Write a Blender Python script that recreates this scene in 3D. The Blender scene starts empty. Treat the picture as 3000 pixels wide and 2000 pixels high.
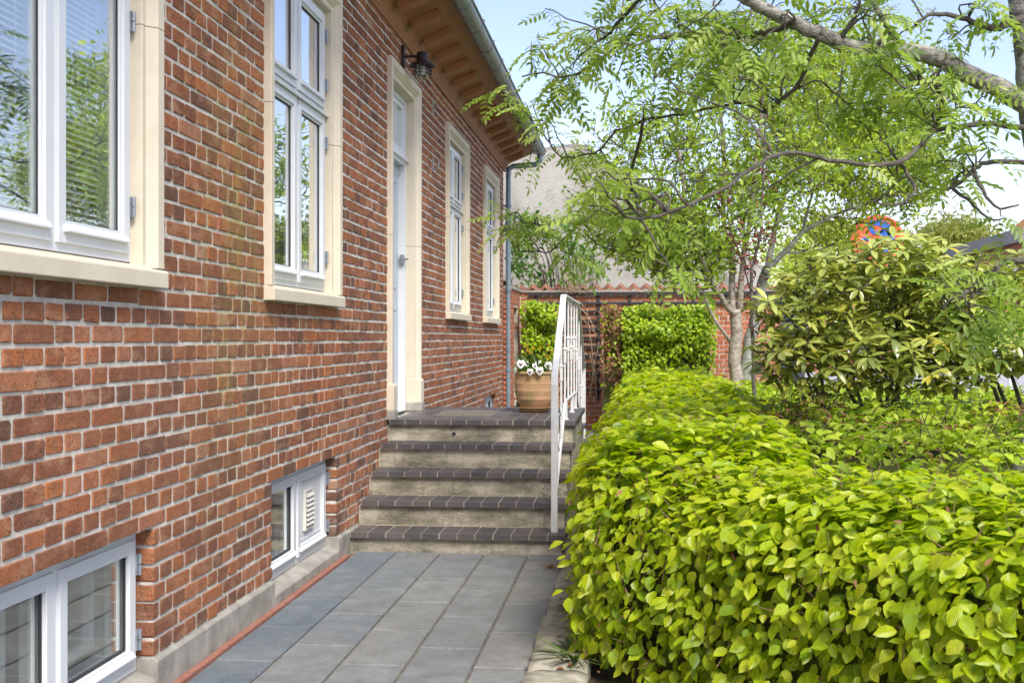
import bpy, math, random
import numpy as np
from mathutils import Vector, Matrix
random.seed(7); RS = np.random.RandomState(11)
S = bpy.context.scene; COL = S.collection
R = math.radians; PI = math.pi

# ------------------------------------------------------------------ camera
F = 3450.0; TH = math.atan2(364, 3450)
CAM = Vector((1.731, 0.0, 1.28))
FW = Vector((-math.sin(TH), math.cos(TH), 0)); RT = Vector((math.cos(TH), math.sin(TH), 0))
cd = bpy.data.cameras.new('camera'); cam = bpy.data.objects.new('camera', cd); COL.objects.link(cam)
cam.location = CAM; cam.rotation_euler = (R(90), 0, TH)
cd.sensor_width = 36; cd.lens = F/3000*36; cd.shift_y = -9/3000; cd.clip_start = .05; cd.clip_end = 600
S.camera = cam
cd.dof.use_dof = True; cd.dof.focus_distance = 7.0; cd.dof.aperture_fstop = 9.0

# ------------------------------------------------------------------ sky, sun, exposure
SUN = Vector((.34, -.66, .86)).normalized()
w = bpy.data.worlds.new('World'); S.world = w; w.use_nodes = True
nt = w.node_tree; bg = nt.nodes['Background']; sk = nt.nodes.new('ShaderNodeTexSky')
sk.sky_type = 'NISHITA'; sk.sun_disc = False
sk.sun_elevation = math.asin(SUN.z); sk.sun_rotation = math.atan2(SUN.x, SUN.y)
sk.air_density = 1.0; sk.dust_density = .9; sk.ozone_density = 2.0
wb = nt.nodes.new('ShaderNodeMix'); wb.data_type = 'RGBA'; wb.blend_type = 'MULTIPLY'; wb.inputs[0].default_value = 1
wb.inputs[7].default_value = (1.02, .86, .87, 1)      # the photograph's warm white balance, over the whole sky
nt.links.new(sk.outputs[0], wb.inputs[6]); nt.links.new(wb.outputs[2], bg.inputs[0]); bg.inputs[1].default_value = .135
sl = bpy.data.lights.new('sun', 'SUN'); so = bpy.data.objects.new('sun', sl); COL.objects.link(so)
sl.energy = 2.5; sl.angle = R(22); sl.color = (1, .95, .87)
so.rotation_euler = SUN.to_track_quat('Z', 'Y').to_euler(); so.location = (6, -6, 9)
S.view_settings.view_transform = 'Standard'; S.view_settings.look = 'None'
S.view_settings.exposure = 1.22; S.view_settings.gamma = 1
S.render.engine = 'CYCLES'
S.cycles.max_bounces = 6; S.cycles.diffuse_bounces = 3; S.cycles.transparent_max_bounces = 10

# ------------------------------------------------------------------ helpers
def at(px, py, Z):
    "a point of the place seen at pixel (px, py) of the 3000 px photo, Z metres deep"
    return CAM + FW*Z + RT*((px-1500)/F*Z) + Vector((0, 0, 1))*((991-py)/F*Z)
def depth(X, Y): return -(X-CAM.x)*math.sin(TH) + (Y-CAM.y)*math.cos(TH)
def proj(X, Y, z):
    d = depth(X, Y); r = (X-CAM.x)*RT.x + (Y-CAM.y)*RT.y
    return 1500+F*r/d, 991-F*(z-CAM.z)/d, d

class MB:
    def __init__(s): s.v = []; s.f = []; s.tone = []
    def add(s, vs, fs, tone=0.0):
        n = len(s.v); s.v += [tuple(v) for v in vs]; s.f += [tuple(i+n for i in f) for f in fs]
        s.tone += [tone]*len(vs); return s
    def box(s, x0, x1, y0, y1, z0, z1, tone=0.0):
        return s.add([(x0,y0,z0),(x1,y0,z0),(x1,y1,z0),(x0,y1,z0),(x0,y0,z1),(x1,y0,z1),(x1,y1,z1),(x0,y1,z1)],
            [(0,3,2,1),(4,5,6,7),(0,1,5,4),(1,2,6,5),(2,3,7,6),(3,0,4,7)], tone)
    def obox(s, c, ax, ay, az, tone=0.0):
        c = Vector(c); vs = [c+ax*i+ay*j+az*k for k in (-1,1) for (i,j) in ((-1,-1),(1,-1),(1,1),(-1,1))]
        return s.add(vs, [(0,3,2,1),(4,5,6,7),(0,1,5,4),(1,2,6,5),(2,3,7,6),(3,0,4,7)], tone)
    def bar(s, a, b, wx, wy, up=Vector((0,0,1))):
        a = Vector(a); b = Vector(b); d = (b-a); L = d.length; d.normalize()
        if abs(d.dot(up)) > .98: up = Vector((0,1,0))
        sx = d.cross(up).normalized(); sy = sx.cross(d).normalized()
        return s.obox((a+b)/2, sx*(wx/2), sy*(wy/2), d*(L/2))
    def tube(s, pts, rad, n=8, cap=True, tone=0.0):
        pts = [Vector(p) for p in pts]; m = len(pts)
        if not hasattr(rad, '__len__'): rad = [rad]*m
        up = Vector((.13, .21, .97)); vs = []; fs = []
        prev = None
        for i, p in enumerate(pts):
            d = (pts[min(i+1, m-1)]-pts[max(i-1, 0)])
            if d.length < 1e-9: d = Vector((0,0,1))
            d.normalize()
            if prev is None:
                a = d.cross(up)
                if a.length < .05: a = d.cross(Vector((1,0,0)))
            else: a = prev - d*prev.dot(d)
            a.normalize(); prev = a; b = d.cross(a)
            for k in range(n):
                t = 2*PI*k/n; vs.append(p + (a*math.cos(t)+b*math.sin(t))*rad[i])
        for i in range(m-1):
            for k in range(n):
                fs.append((i*n+k, i*n+(k+1) % n, (i+1)*n+(k+1) % n, (i+1)*n+k))
        if cap:
            fs.append(tuple(range(n-1, -1, -1))); fs.append(tuple((m-1)*n+k for k in range(n)))
        return s.add(vs, fs, tone)
    def lathe(s, prof, c, n=24, tone=0.0):
        vs = []; fs = []; c = Vector(c)
        for (r, z) in prof:
            for k in range(n):
                t = 2*PI*k/n; vs.append(c+Vector((r*math.cos(t), r*math.sin(t), z)))
        for i in range(len(prof)-1):
            for k in range(n): fs.append((i*n+k, i*n+(k+1) % n, (i+1)*n+(k+1) % n, (i+1)*n+k))
        return s.add(vs, fs, tone)
    def prism(s, poly, mapf, a, b, tone=0.0):
        n = len(poly); vs = [mapf(p, a) for p in poly]+[mapf(p, b) for p in poly]
        fs = [tuple(range(n-1, -1, -1)), tuple(range(n, 2*n))]+[(k, (k+1) % n, n+(k+1) % n, n+k) for k in range(n)]
        return s.add(vs, fs, tone)
    def mesh(s, name, mat=None, smooth=False):
        m = bpy.data.meshes.new(name); m.from_pydata(s.v, [], s.f); m.update()
        if any(s.tone):
            a = m.attributes.new('tone', 'FLOAT', 'POINT'); a.data.foreach_set('value', s.tone)
        if mat: m.materials.append(mat)
        if smooth:
            m.polygons.foreach_set('use_smooth', [True]*len(m.polygons))
        return m
    def build(s, name, mat=None, parent=None, smooth=False, bevel=0, loc=None):
        return link(name, s.mesh(name, mat, smooth), parent, bevel, loc)

def link(name, mesh, parent=None, bevel=0, loc=None):
    o = bpy.data.objects.new(name, mesh); COL.objects.link(o)
    if parent: o.parent = parent
    if loc is not None: o.location = loc
    if bevel:
        b = o.modifiers.new('bevel', 'BEVEL'); b.width = bevel; b.segments = 2; b.limit_method = 'ANGLE'; b.angle_limit = R(40)
    return o
def tag(o, label=None, cat=None, group=None, kind=None):
    if label: o['label'] = label
    if cat: o['category'] = cat
    if group: o['group'] = group
    if kind: o['kind'] = kind
    return o
def thing(name, label, cat, loc=(0,0,0), group=None):
    o = bpy.data.objects.new(name, None); COL.objects.link(o); o.empty_display_size = .1
    tag(o, label, cat, group); THINGS.append((o, Vector(loc))); return o
THINGS = []

def cloud(name, tmpl, P, A, N, size, tone, mat, parent=None, wscale=None, mixed=None):
    """many copies of a little leaf template as one mesh. tmpl = (verts, faces, uv); A leaf axis, N leaf normal"""
    tv, tf, tuv = tmpl; tv = np.array(tv, float); n = len(P); nv = len(tv)
    A = A/np.linalg.norm(A, axis=1, keepdims=True)
    B = np.cross(N, A); B /= np.linalg.norm(B, axis=1, keepdims=True)+1e-9
    C = np.cross(A, B)
    ws = np.ones(n) if wscale is None else wscale
    V = (P[:, None, :] + size[:, None, None]*(tv[None, :, 0:1]*A[:, None, :] + tv[None, :, 1:2]*B[:, None, :]*ws[:, None, None] + tv[None, :, 2:3]*C[:, None, :])).reshape(-1, 3)
    m = bpy.data.meshes.new(name)
    m.vertices.add(n*nv); m.vertices.foreach_set('co', V.ravel())
    lens = np.array([len(f) for f in tf]); loops = np.concatenate([np.array(f) for f in tf])
    allv = (loops[None, :] + (np.arange(n)*nv)[:, None]).ravel()
    m.loops.add(len(allv)); m.loops.foreach_set('vertex_index', allv)
    st = np.concatenate([[0], np.cumsum(lens)[:-1]]); tot = lens.sum()
    starts = (st[None, :] + (np.arange(n)*tot)[:, None]).ravel()
    m.polygons.add(n*len(tf)); m.polygons.foreach_set('loop_start', starts)
    try: m.polygons.foreach_set('loop_total', np.tile(lens, n))
    except Exception: pass
    m.polygons.foreach_set('use_smooth', np.ones(n*len(tf), bool))
    uv = m.uv_layers.new(name='UVMap'); tu = np.array(tuv, float)[loops]
    uv.data.foreach_set('uv', np.tile(tu.ravel(), n))
    a = m.attributes.new('tone', 'FLOAT', 'POINT'); a.data.foreach_set('value', np.repeat(tone, nv))
    m.update(calc_edges=True); m.validate()
    m.materials.append(mat)
    return link(name, m, parent)

def leaf_tmpl(rows, ratio, fold, bend, wav=0.0, seed=0):
    "rows of (t, half width); verts L, C, R per row plus base and tip"
    rr = random.Random(seed); V = [(0, 0, 0)]; U = [(0, .5)]; Fc = []
    for (t, hw) in rows:
        h = hw*ratio; z = -bend*t*t
        for sgn in (-1, 0, 1):
            V.append((t, sgn*h, z+(fold*h if sgn else 0)+(rr.uniform(-wav, wav) if sgn else 0))); U.append((t, .5+sgn*hw))
    V.append((1, 0, -bend)); U.append((1, .5)); k = len(rows)
    Fc += [(0, 2, 1), (0, 3, 2)]
    for i in range(k-1):
        a = 1+3*i; b = a+3
        Fc += [(a, a+1, b+1, b), (a+1, a+2, b+2, b+1)]
    a = 1+3*(k-1); T = 1+3*k
    Fc += [(a, a+1, T), (a+1, a+2, T)]
    return V, Fc, U
BEECH = [leaf_tmpl([(.18,.34),(.45,.5),(.75,.33)], .68, .25, b, .03, i) for i, b in enumerate((.12,.28,.02,.2))]
OVAL = leaf_tmpl([(.28,.42),(.68,.42)], .46, .25, .15)
SIMPLE = leaf_tmpl([(.45,.5)], .62, .3, .15)
LANCE = leaf_tmpl([(.3,.45),(.7,.45)], .30, .3, .18)
RHODO = [leaf_tmpl([(.22,.3),(.55,.5),(.85,.34)], .36, .35, b, .01, i) for i, b in enumerate((.1,.25,.4))]
GRASS = leaf_tmpl([(.3,.5),(.7,.4)], .05, .2, .5)

def unit(n):
    v = RS.normal(size=(n, 3)); return v/np.linalg.norm(v, axis=1, keepdims=True)

def individual_leaves(name, tmpls, P, A, N, size, tone, mat, parent):
    ms = []
    for i, t in enumerate(tmpls):
        m = bpy.data.meshes.new(name); m.from_pydata(t[0], [], t[1])
        uv = m.uv_layers.new(name='UVMap')
        for l in m.loops: uv.data[l.index].uv = t[2][l.vertex_index]
        m.polygons.foreach_set('use_smooth', [True]*len(m.polygons)); m.materials.append(mat); ms.append(m)
    for i in range(len(P)):
        a = Vector(A[i]).normalized(); b = Vector(N[i]).cross(a).normalized(); c = a.cross(b)
        o = bpy.data.objects.new(name, ms[i % len(ms)]); COL.objects.link(o); o.parent = parent
        M = Matrix((a, b, c)).transposed().to_4x4(); M.translation = Vector(P[i])
        o.matrix_local = M @ Matrix.Scale(float(size[i]), 4); o['tone'] = float(tone[i])

# ------------------------------------------------------------------ materials
class NT:
    def __init__(s, name):
        s.m = bpy.data.materials.new(name); s.m.use_nodes = True; s.t = s.m.node_tree
        s.b = s.t.nodes['Principled BSDF']; s.out = s.t.nodes['Material Output']
    def n(s, ty, **k):
        x = s.t.nodes.new('ShaderNode'+ty)
        for a, b in k.items(): setattr(x, a, b)
        return x
    def l(s, a, b): s.t.links.new(a, b)
    def pos(s):
        return s.n('NewGeometry').outputs['Position']
    def noise(s, scale, detail=4, rough=.55, vec=None, dist=0):
        x = s.n('TexNoise'); x.inputs['Scale'].default_value = scale; x.inputs['Detail'].default_value = detail
        x.inputs['Roughness'].default_value = rough; x.inputs['Distortion'].default_value = dist
        s.l(vec if vec is not None else s.pos(), x.inputs['Vector']); return x.outputs[0]
    def scaled(s, v3, loc=(0,0,0)):
        m = s.n('Mapping'); m.inputs['Scale'].default_value = v3; m.inputs['Location'].default_value = loc; s.l(s.pos(), m.inputs['Vector']); return m.outputs[0]
    def ramp(s, fac, stops, interp='LINEAR'):
        r = s.n('ValToRGB'); cr = r.color_ramp; cr.interpolation = interp
        while len(cr.elements) < len(stops): cr.elements.new(.5)
        for e, (p, c) in zip(cr.elements, stops):
            e.position = p; e.color = (c, c, c, 1) if not hasattr(c, '__len__') else (*c, 1)
        s.l(fac, r.inputs[0]); return r.outputs[0]
    def math(s, op, a, b=None, clamp=False):
        m = s.n('Math', operation=op, use_clamp=clamp)
        for i, x in enumerate((a, b)):
            if x is None: continue
            if isinstance(x, (int, float)): m.inputs[i].default_value = x
            else: s.l(x, m.inputs[i])
        return m.outputs[0]
    def mix(s, fac, a, b, mode='MIX'):
        m = s.n('Mix', data_type='RGBA', blend_type=mode)
        for k, x in ((0, fac), (6, a), (7, b)):
            if isinstance(x, (int, float)): m.inputs[k].default_value = x
            elif isinstance(x, tuple): m.inputs[k].default_value = (*x, 1)
            else: s.l(x, m.inputs[k])
        return m.outputs[2]
    def bump(s, h, strength=.4, dist=.01):
        b = s.n('Bump'); b.inputs['Strength'].default_value = strength; b.inputs['Distance'].default_value = dist
        s.l(h, b.inputs['Height']); s.l(b.outputs[0], s.b.inputs['Normal']); return b
    def col(s, c):
        if isinstance(c, tuple): s.b.inputs['Base Color'].default_value = (*c, 1)
        else: s.l(c, s.b.inputs['Base Color'])
    def rough(s, r):
        if isinstance(r, (int, float)): s.b.inputs['Roughness'].default_value = r
        else: s.l(r, s.b.inputs['Roughness'])
    def tone(s):
        a = s.n('Attribute', attribute_type='GEOMETRY', attribute_name='tone')
        b = s.n('Attribute', attribute_type='OBJECT', attribute_name='tone')
        return s.math('ADD', a.outputs['Fac'], b.outputs['Fac'])

def mat_plain(name, c, rough=.5, var=.12, scale=12, bump=.15, bscale=120, metal=0, dirt=None, spec=.5):
    m = NT(name); n = m.noise(scale, 5)
    lo = tuple(x*(1-var) for x in c); hi = tuple(min(1, x*(1+var)) for x in c)
    colr = m.ramp(n, [(.3, lo), (.7, hi)])
    if dirt:
        d = m.ramp(m.noise(dirt[1], 6, .65, m.scaled((1,1,.45))), [(.5, 0.0), (.75, 1.0)])
        colr = m.mix(m.math('MULTIPLY', d, dirt[2]), colr, dirt[0])
    m.col(colr); m.rough(rough); m.b.inputs['Metallic'].default_value = metal
    m.b.inputs['Specular IOR Level'].default_value = spec
    if bump: m.bump(m.noise(bscale, 4), bump, .004)
    return m.m

def mat_brick(name, palette, dark=.75, lichen=True):
    m = NT(name); t = m.tone()
    base = m.ramp(t, palette, 'LINEAR')
    n1 = m.noise(26, 5, .6); base = m.mix(m.math('MULTIPLY', m.ramp(n1, [(.42, 0.0), (.62, 1.0)]), .75), base, m.mix(.55, base, (.13, .075, .055)))
    n2 = m.noise(9, 4, .6, m.scaled((1.0, 1.0, 2.0), (3, 7, 1))); base = m.mix(m.math('MULTIPLY', m.ramp(n2, [(.5, 0.0), (.68, 1.0)]), .5), base, (.46, .27, .17))
    n3 = m.noise(2.2, 4); base = m.mix(1.0, base, m.ramp(n3, [(.3, dark), (.7, 1.12)]), 'MULTIPLY')
    sp = m.ramp(m.noise(110, 3, .7), [(.58, 0.0), (.66, 1.0)]); base = m.mix(m.math('MULTIPLY', sp, .7), base, (.05, .03, .025))
    if lichen:
        mask = lichen_mask(m); base = m.mix(m.math('MULTIPLY', mask, .35), base, (.30, .25, .07))
        eff = efflo_mask(m); base = m.mix(m.math('MULTIPLY', eff, .55), base, (.55, .47, .46))
    big = m.noise(.9, 5, .6, m.scaled((1, 1, .5), (5, 1, 2))); base = m.mix(m.math('MULTIPLY', m.ramp(big, [(.45, 0.0), (.7, 1.0)]), .35), base, (.21,.12,.085))
    base = m.mix(1.0, base, (1.20, 1.19, 1.08), 'MULTIPLY'); m.col(base); m.rough(.88); m.b.inputs['Specular IOR Level'].default_value = .25
    h = m.math('ADD', m.math('MULTIPLY', m.noise(75, 5, .65), .6), m.math('MULTIPLY', m.noise(300, 3), .35))
    h = m.math('SUBTRACT', h, m.math('MULTIPLY', sp, .4))
    m.bump(h, 1.0, .009)
    return m.m
def lichen_mask(m):
    v = m.n('SeparateXYZ'); m.l(m.pos(), v.inputs[0])
    d = m.math('ABSOLUTE', m.math('SUBTRACT', v.outputs[1], 4.98))
    near = m.math('SUBTRACT', 1.0, m.math('MULTIPLY', d, 1.55), True)
    zz = m.math('SUBTRACT', 1.0, m.math('MULTIPLY', m.math('ABSOLUTE', m.math('SUBTRACT', v.outputs[2], 1.7)), .72), True)
    n = m.ramp(m.noise(3.5, 5, .7, m.scaled((1, 2.2, .6))), [(.40, 0.0), (.62, 1.0)])
    return m.math('MULTIPLY', m.math('MULTIPLY', near, n), m.math('MULTIPLY', zz, 1.6), True)
def efflo_mask(m):
    v = m.n('SeparateXYZ'); m.l(m.pos(), v.inputs[0])
    d = m.math('SUBTRACT', 1.0, m.math('MULTIPLY', m.math('ABSOLUTE', m.math('SUBTRACT', v.outputs[1], 7.35)), .9), True)
    z = m.math('SUBTRACT', 1.2, m.math('MULTIPLY', v.outputs[2], 1.1), True)
    n = m.ramp(m.noise(11, 5, .7), [(.48, 0.0), (.66, 1.0)])
    return m.math('MULTIPLY', m.math('MULTIPLY', d, z), n, True)
def mat_mortar(name, c=(.60,.565,.50), lichen=True):
    m = NT(name); base = m.ramp(m.noise(14, 6, .65), [(.3, tuple(x*.62 for x in c)), (.65, tuple(min(1, x*1.12) for x in c))])
    if lichen: base = m.mix(m.math('MULTIPLY', lichen_mask(m), .75), base, (.42, .36, .08))
    m.col(base); m.rough(.95); m.bump(m.noise(110, 6, .75), 1.0, .010); return m.m

PAL = [(0.0, (.125,.068,.052)), (.12, (.18,.078,.050)), (.30, (.245,.088,.048)), (.48, (.27,.105,.055)), (.62, (.33,.115,.052)), (.78, (.39,.14,.058)), (.90, (.40,.17,.10)), (1.0, (.40,.24,.15))]
M = {}
M['brick'] = mat_brick('red_brick', PAL)
M['brick2'] = mat_brick('garden_brick', [(0.0, (.30,.09,.05)), (.5, (.42,.13,.065)), (1.0, (.48,.19,.10))], .88, False)
M['mortar'] = mat_mortar('mortar', (.70,.66,.58)); M['mortar2'] = mat_mortar('garden_mortar', (.60,.54,.44), False)
M['plinth'] = mat_plain('plinth_concrete', (.30,.285,.25), .95, .3, 9, .9, 150, dirt=((.16,.15,.115), 3, .7))
M['cream'] = mat_plain('cream_painted_stone', (.62,.56,.43), .75, .05, 6, .5, 170, dirt=((.42,.36,.26), 4, .35))
M['white'] = mat_plain('white_paint', (.64,.67,.68), .35, .03, 5, .05, 60)
M['doorw'] = mat_plain('door_paint', (.44,.49,.54), .4, .03, 5, .05, 60)
M['vent'] = mat_plain('cream_plastic', (.60,.59,.52), .45, .03, 5, 0)
M['hinge'] = mat_plain('zinc_hinge', (.30,.33,.36), .45, .2, 30, .1, metal=.6)
M['black'] = mat_plain('black_seal', (.02,.02,.022), .6, .1, 20, 0)
M['soffit'] = mat_plain('brown_soffit_paint', (.29,.125,.048), .6, .08, 4, .12, 200, dirt=((.19,.09,.04), 5, .5))
M['zinc'] = mat_plain('weathered_zinc', (.17,.215,.22), .42, .25, 9, .15, 80, metal=.55, dirt=((.30,.33,.31), 8, .5))
M['bluepipe'] = mat_plain('downpipe_zinc', (.20,.27,.32), .45, .15, 12, .1, 90, metal=.4)
M['roof'] = mat_plain('roof_felt', (.06,.06,.06), .9, .3, 20, .4)
M['inside'] = mat_plain('room_plaster', (.7,.69,.66), .9, .05, 2, 0)
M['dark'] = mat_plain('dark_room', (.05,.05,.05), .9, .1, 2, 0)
M['blind'] = mat_plain('blind_slats', (.80,.82,.80), .4, .03, 5, 0)
M['curtain'] = mat_plain('cream_curtain', (.60,.57,.46), .9, .06, 6, .2, 300)
M['lamp'] = mat_plain('oxidised_copper_lamp', (.055,.042,.042), .5, .3, 30, .3, 150, metal=.5)
M['pot'] = None
M['wrail'] = mat_plain('white_railing_paint', (.60,.61,.60), .38, .05, 14, .25, 90, dirt=((.40,.42,.40), 22, .55))
M['trellis'] = mat_plain('black_trellis_wood', (.022,.023,.025), .7, .3, 30, .3)
M['copingt'] = mat_plain('clay_coping', (.24,.10,.06), .85, .35, 12, .5, 90, dirt=((.12,.11,.09), 9, .9))

def m_concrete_riser():
    m = NT('rough_step_render'); v = m.noise(3.0, 6, .65, m.scaled((1, 1, 2.2)))
    base = m.ramp(v, [(.34, (.13,.12,.09)), (.47, (.29,.265,.20)), (.60, (.50,.46,.36))])
    st = m.ramp(m.noise(6, 5, .7, m.scaled((3.5, 1, .5))), [(.5, 0.0), (.72, 1.0)]); base = m.mix(m.math('MULTIPLY', st, .5), base, (.13,.115,.09))
    sx = m.n('SeparateXYZ'); m.l(m.pos(), sx.inputs[0])
    right = m.math('MULTIPLY', m.math('SUBTRACT', sx.outputs[0], .45), 1.5, True)
    vo = m.n('TexVoronoi', feature='DISTANCE_TO_EDGE'); vo.inputs['Scale'].default_value = 17; dn = m.n('TexNoise'); dn.inputs['Scale'].default_value = 26; m.l(m.pos(), dn.inputs['Vector']); dm = m.mix(.12, m.pos(), dn.outputs['Color']); m.l(dm, vo.inputs['Vector'])
    cr = m.math('MULTIPLY', m.ramp(vo.outputs['Distance'], [(.02, 1.0), (.14, 0.0)]), m.ramp(m.noise(5, 4), [(.5, 0.0), (.62, 1.0)]))
    base = m.mix(m.math('MULTIPLY', m.math('MULTIPLY', cr, right), .45), base, (.60,.57,.47))
    sp = m.ramp(m.noise(90, 4, .7), [(.55, 0.0), (.7, 1.0)]); base = m.mix(m.math('MULTIPLY', sp, .35), base, (.52,.47,.36))
    m.col(base); m.rough(.95); m.bump(m.math('ADD', m.noise(55, 5, .7), m.math('MULTIPLY', m.noise(200, 3), .5)), 1.0, .010); return m.m
M['riser'] = m_concrete_riser()
def m_tile():
    m = NT('dark_clinker_tile'); t = m.tone()
    base = m.ramp(t, [(0.0, (.048,.046,.050)), (.5, (.072,.064,.066)), (1.0, (.105,.088,.084))])
    n = m.ramp(m.noise(7, 6, .7), [(.45, 0.0), (.75, 1.0)]); base = m.mix(m.math('MULTIPLY', n, .5), base, (.125,.12,.115))
    m.col(base); m.rough(m.ramp(m.noise(12, 4), [(.3, .34), (.7, .60)])); m.bump(m.noise(120, 4, .6), .25, .003); return m.m
M['tile'] = m_tile()
M['joint'] = mat_plain('tile_joint', (.36,.33,.25), .95, .15, 20, .5)
def m_slab():
    m = NT('paving_concrete'); t = m.tone()
    base = m.ramp(t, [(0.0, (.115,.145,.17)), (.5, (.18,.195,.195)), (1.0, (.235,.23,.21))])
    base = m.mix(1.0, base, m.ramp(m.noise(6, 8, .75), [(.3, .68), (.7, 1.25)]), 'MULTIPLY')
    sp = m.ramp(m.noise(75, 4, .75), [(.60, 0.0), (.67, 1.0)]); base = m.mix(m.math('MULTIPLY', sp, .6), base, (.46,.46,.44))
    st = m.ramp(m.noise(1.7, 6, .7), [(.5, 0.0), (.7, 1.0)]); base = m.mix(m.math('MULTIPLY', st, .3), base, (.33,.32,.29))
    sd = m.ramp(m.noise(220, 2, .5), [(.60, 0.0), (.68, 1.0)]); base = m.mix(m.math('MULTIPLY', sd, .5), base, (.07,.07,.07))
    m.col(base); m.rough(.8); m.bump(m.noise(150, 5, .75), .8, .005); return m.m
M['slab'] = m_slab()
M['sand'] = mat_plain('joint_sand', (.15,.13,.09), 1, .5, 40, .9, 200)
M['redstrip'] = mat_plain('red_edging_brick', (.27,.115,.08), .85, .15, 25, .4, dirt=((.34,.20,.16), 12, .7))
M['kerb'] = mat_plain('kerb_concrete', (.33,.31,.245), .95, .3, 18, 1.0, 110, dirt=((.13,.13,.06), 9, .7))
M['soil'] = mat_plain('soil', (.07,.05,.03), 1, .5, 10, 1, 60)
M['street'] = mat_plain('street_surface', (.34,.34,.345), .9, .12, .6, .3, 30)
M['asphalt'] = mat_plain('asphalt', (.12,.12,.125), .9, .15, 1, .3, 60)
M['render'] = None
def m_render():
    m = NT('rough_render'); base = m.ramp(m.noise(1.6, 7, .7, m.scaled((1,1,.6))), [(.35, (.27,.255,.225)), (.5, (.38,.365,.32)), (.7, (.45,.435,.39))])
    st = m.ramp(m.noise(3, 6, .75), [(.56, 0.0), (.66, 1.0)]); base = m.mix(m.math('MULTIPLY', st, .45), base, (.20,.19,.165))
    m.col(base); m.rough(.97); m.bump(m.noise(30, 6, .75), .6, .02); return m.m
M['render'] = m_render()
def m_leaf(name, stops, transl=.45, rough=.42, veins=False, sheen=.5):
    m = NT(name); t = m.tone(); c = m.ramp(t, stops)
    c = m.mix(1.0, c, m.ramp(m.noise(38, 3), [(.3, .82), (.7, 1.15)]), 'MULTIPLY')
    if veins:
        uv = m.n('TexCoord').outputs['UV']; s = m.n('SeparateXYZ'); m.l(uv, s.inputs[0])
        av = m.math('ABSOLUTE', m.math('SUBTRACT', s.outputs[1], .5))
        ph = m.math('SUBTRACT', m.math('MULTIPLY', s.outputs[0], 9.0), m.math('MULTIPLY', av, 7.0))
        wv = m.math('ABSOLUTE', m.math('SINE', m.math('MULTIPLY', ph, PI)))
        mid = m.math('SUBTRACT', 1.0, m.math('MULTIPLY', av, 28.0), True)
        ln = m.math('MAXIMUM', m.math('SUBTRACT', 1.0, m.math('MULTIPLY', wv, 3.0), True), mid)
        c = m.mix(m.math('MULTIPLY', ln, .30), c, m.mix(.5, c, (.6, .7, .2)))
        m.bump(wv, .55, .004)
    m.col(c); m.rough(rough); m.b.inputs['Specular IOR Level'].default_value = sheen
    tr = m.n('BsdfTranslucent'); m.l(m.mix(1.0, c, (1.05, 1.1, .55), 'MULTIPLY'), tr.inputs[0])
    mx = m.n('MixShader'); mx.inputs[0].default_value = transl
    m.l(m.b.outputs[0], mx.inputs[1]); m.l(tr.outputs[0], mx.inputs[2]); m.l(mx.outputs[0], m.out.inputs[0])
    return m.m
M['beech'] = m_leaf('beech_leaf', [(0.0, (.20,.34,.010)), (.3, (.38,.54,.008)), (.7, (.54,.66,.008)), (1.0, (.64,.72,.030))], .48, .30, True, .8)
M['ground_leaf'] = m_leaf('shrub_leaf', [(0.0, (.17,.30,.02)), (.5, (.36,.52,.03)), (.9, (.52,.62,.05)), (1.0, (.30,.20,.08))], .40, .5)
M['hornbeam'] = m_leaf('hornbeam_leaf', [(0.0, (.10,.20,.015)), (.5, (.34,.50,.018)), (1.0, (.52,.64,.03))], .42, .42)
M['brownleaf'] = m_leaf('dead_leaf', [(0.0, (.13,.05,.02)), (.5, (.27,.12,.05)), (1.0, (.42,.25,.13))], .25, .7)
M['rowan'] = m_leaf('rowan_leaf', [(0.0, (.14,.24,.045)), (.5, (.31,.44,.08)), (1.0, (.50,.60,.15))], .55, .42)
M['apple'] = m_leaf('spring_leaf', [(0.0, (.16,.28,.02)), (.5, (.34,.50,.04)), (1.0, (.54,.64,.08))], .5, .45)
M['birch'] = m_leaf('yellow_green_leaf', [(0.0, (.24,.36,.02)), (.5, (.44,.58,.04)), (1.0, (.62,.68,.10))], .5, .45)
M['rhodo'] = m_leaf('rhododendron_leaf', [(0.0, (.19,.25,.05)), (.4, (.39,.45,.085)), (.8, (.57,.61,.15)), (1.0, (.50,.44,.05))], .25, .27, False, .9)
M['elder'] = m_leaf('elder_leaf', [(0.0, (.06,.16,.03)), (1.0, (.24,.42,.07))], .45, .4)
M['purple'] = m_leaf('purple_leaf', [(0.0, (.06,.018,.018)), (1.0, (.20,.07,.04))], .35, .4)
M['grass'] = m_leaf('grass_blade', [(0.0, (.07,.14,.03)), (1.0, (.18,.27,.07))], .3, .45)
M['dark_leaf'] = m_leaf('conifer_leaf', [(0.0, (.012,.035,.012)), (1.0, (.04,.09,.02))], .2, .5)
M['willow'] = m_leaf('willow_leaf', [(0.0, (.20,.24,.04)), (1.0, (.42,.44,.10))], .5, .5)
def m_bark(name, a, b, moss=(.12,.13,.03), mossk=.3, sc=1.0):
    m = NT(name); base = m.ramp(m.noise(11*sc, 7, .75, m.scaled((1,1,2.2)), 1.2), [(.36, a), (.62, b)])
    lt = m.ramp(m.noise(34*sc, 4, .7), [(.54, 0.0), (.66, 1.0)]); base = m.mix(m.math('MULTIPLY', lt, .45), base, tuple(min(1, x*1.5) for x in b))
    ms = m.ramp(m.noise(5, 5), [(.55, 0.0), (.68, 1.0)]); base = m.mix(m.math('MULTIPLY', ms, mossk), base, moss)
    m.col(base); m.rough(.9); m.bump(m.noise(42*sc, 6, .75, m.scaled((1,1,2))), 1.0, .012); return m.m
M['bark_rowan'] = m_bark('rowan_bark', (.06,.055,.042), (.40,.385,.33), mossk=.35)
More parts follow.
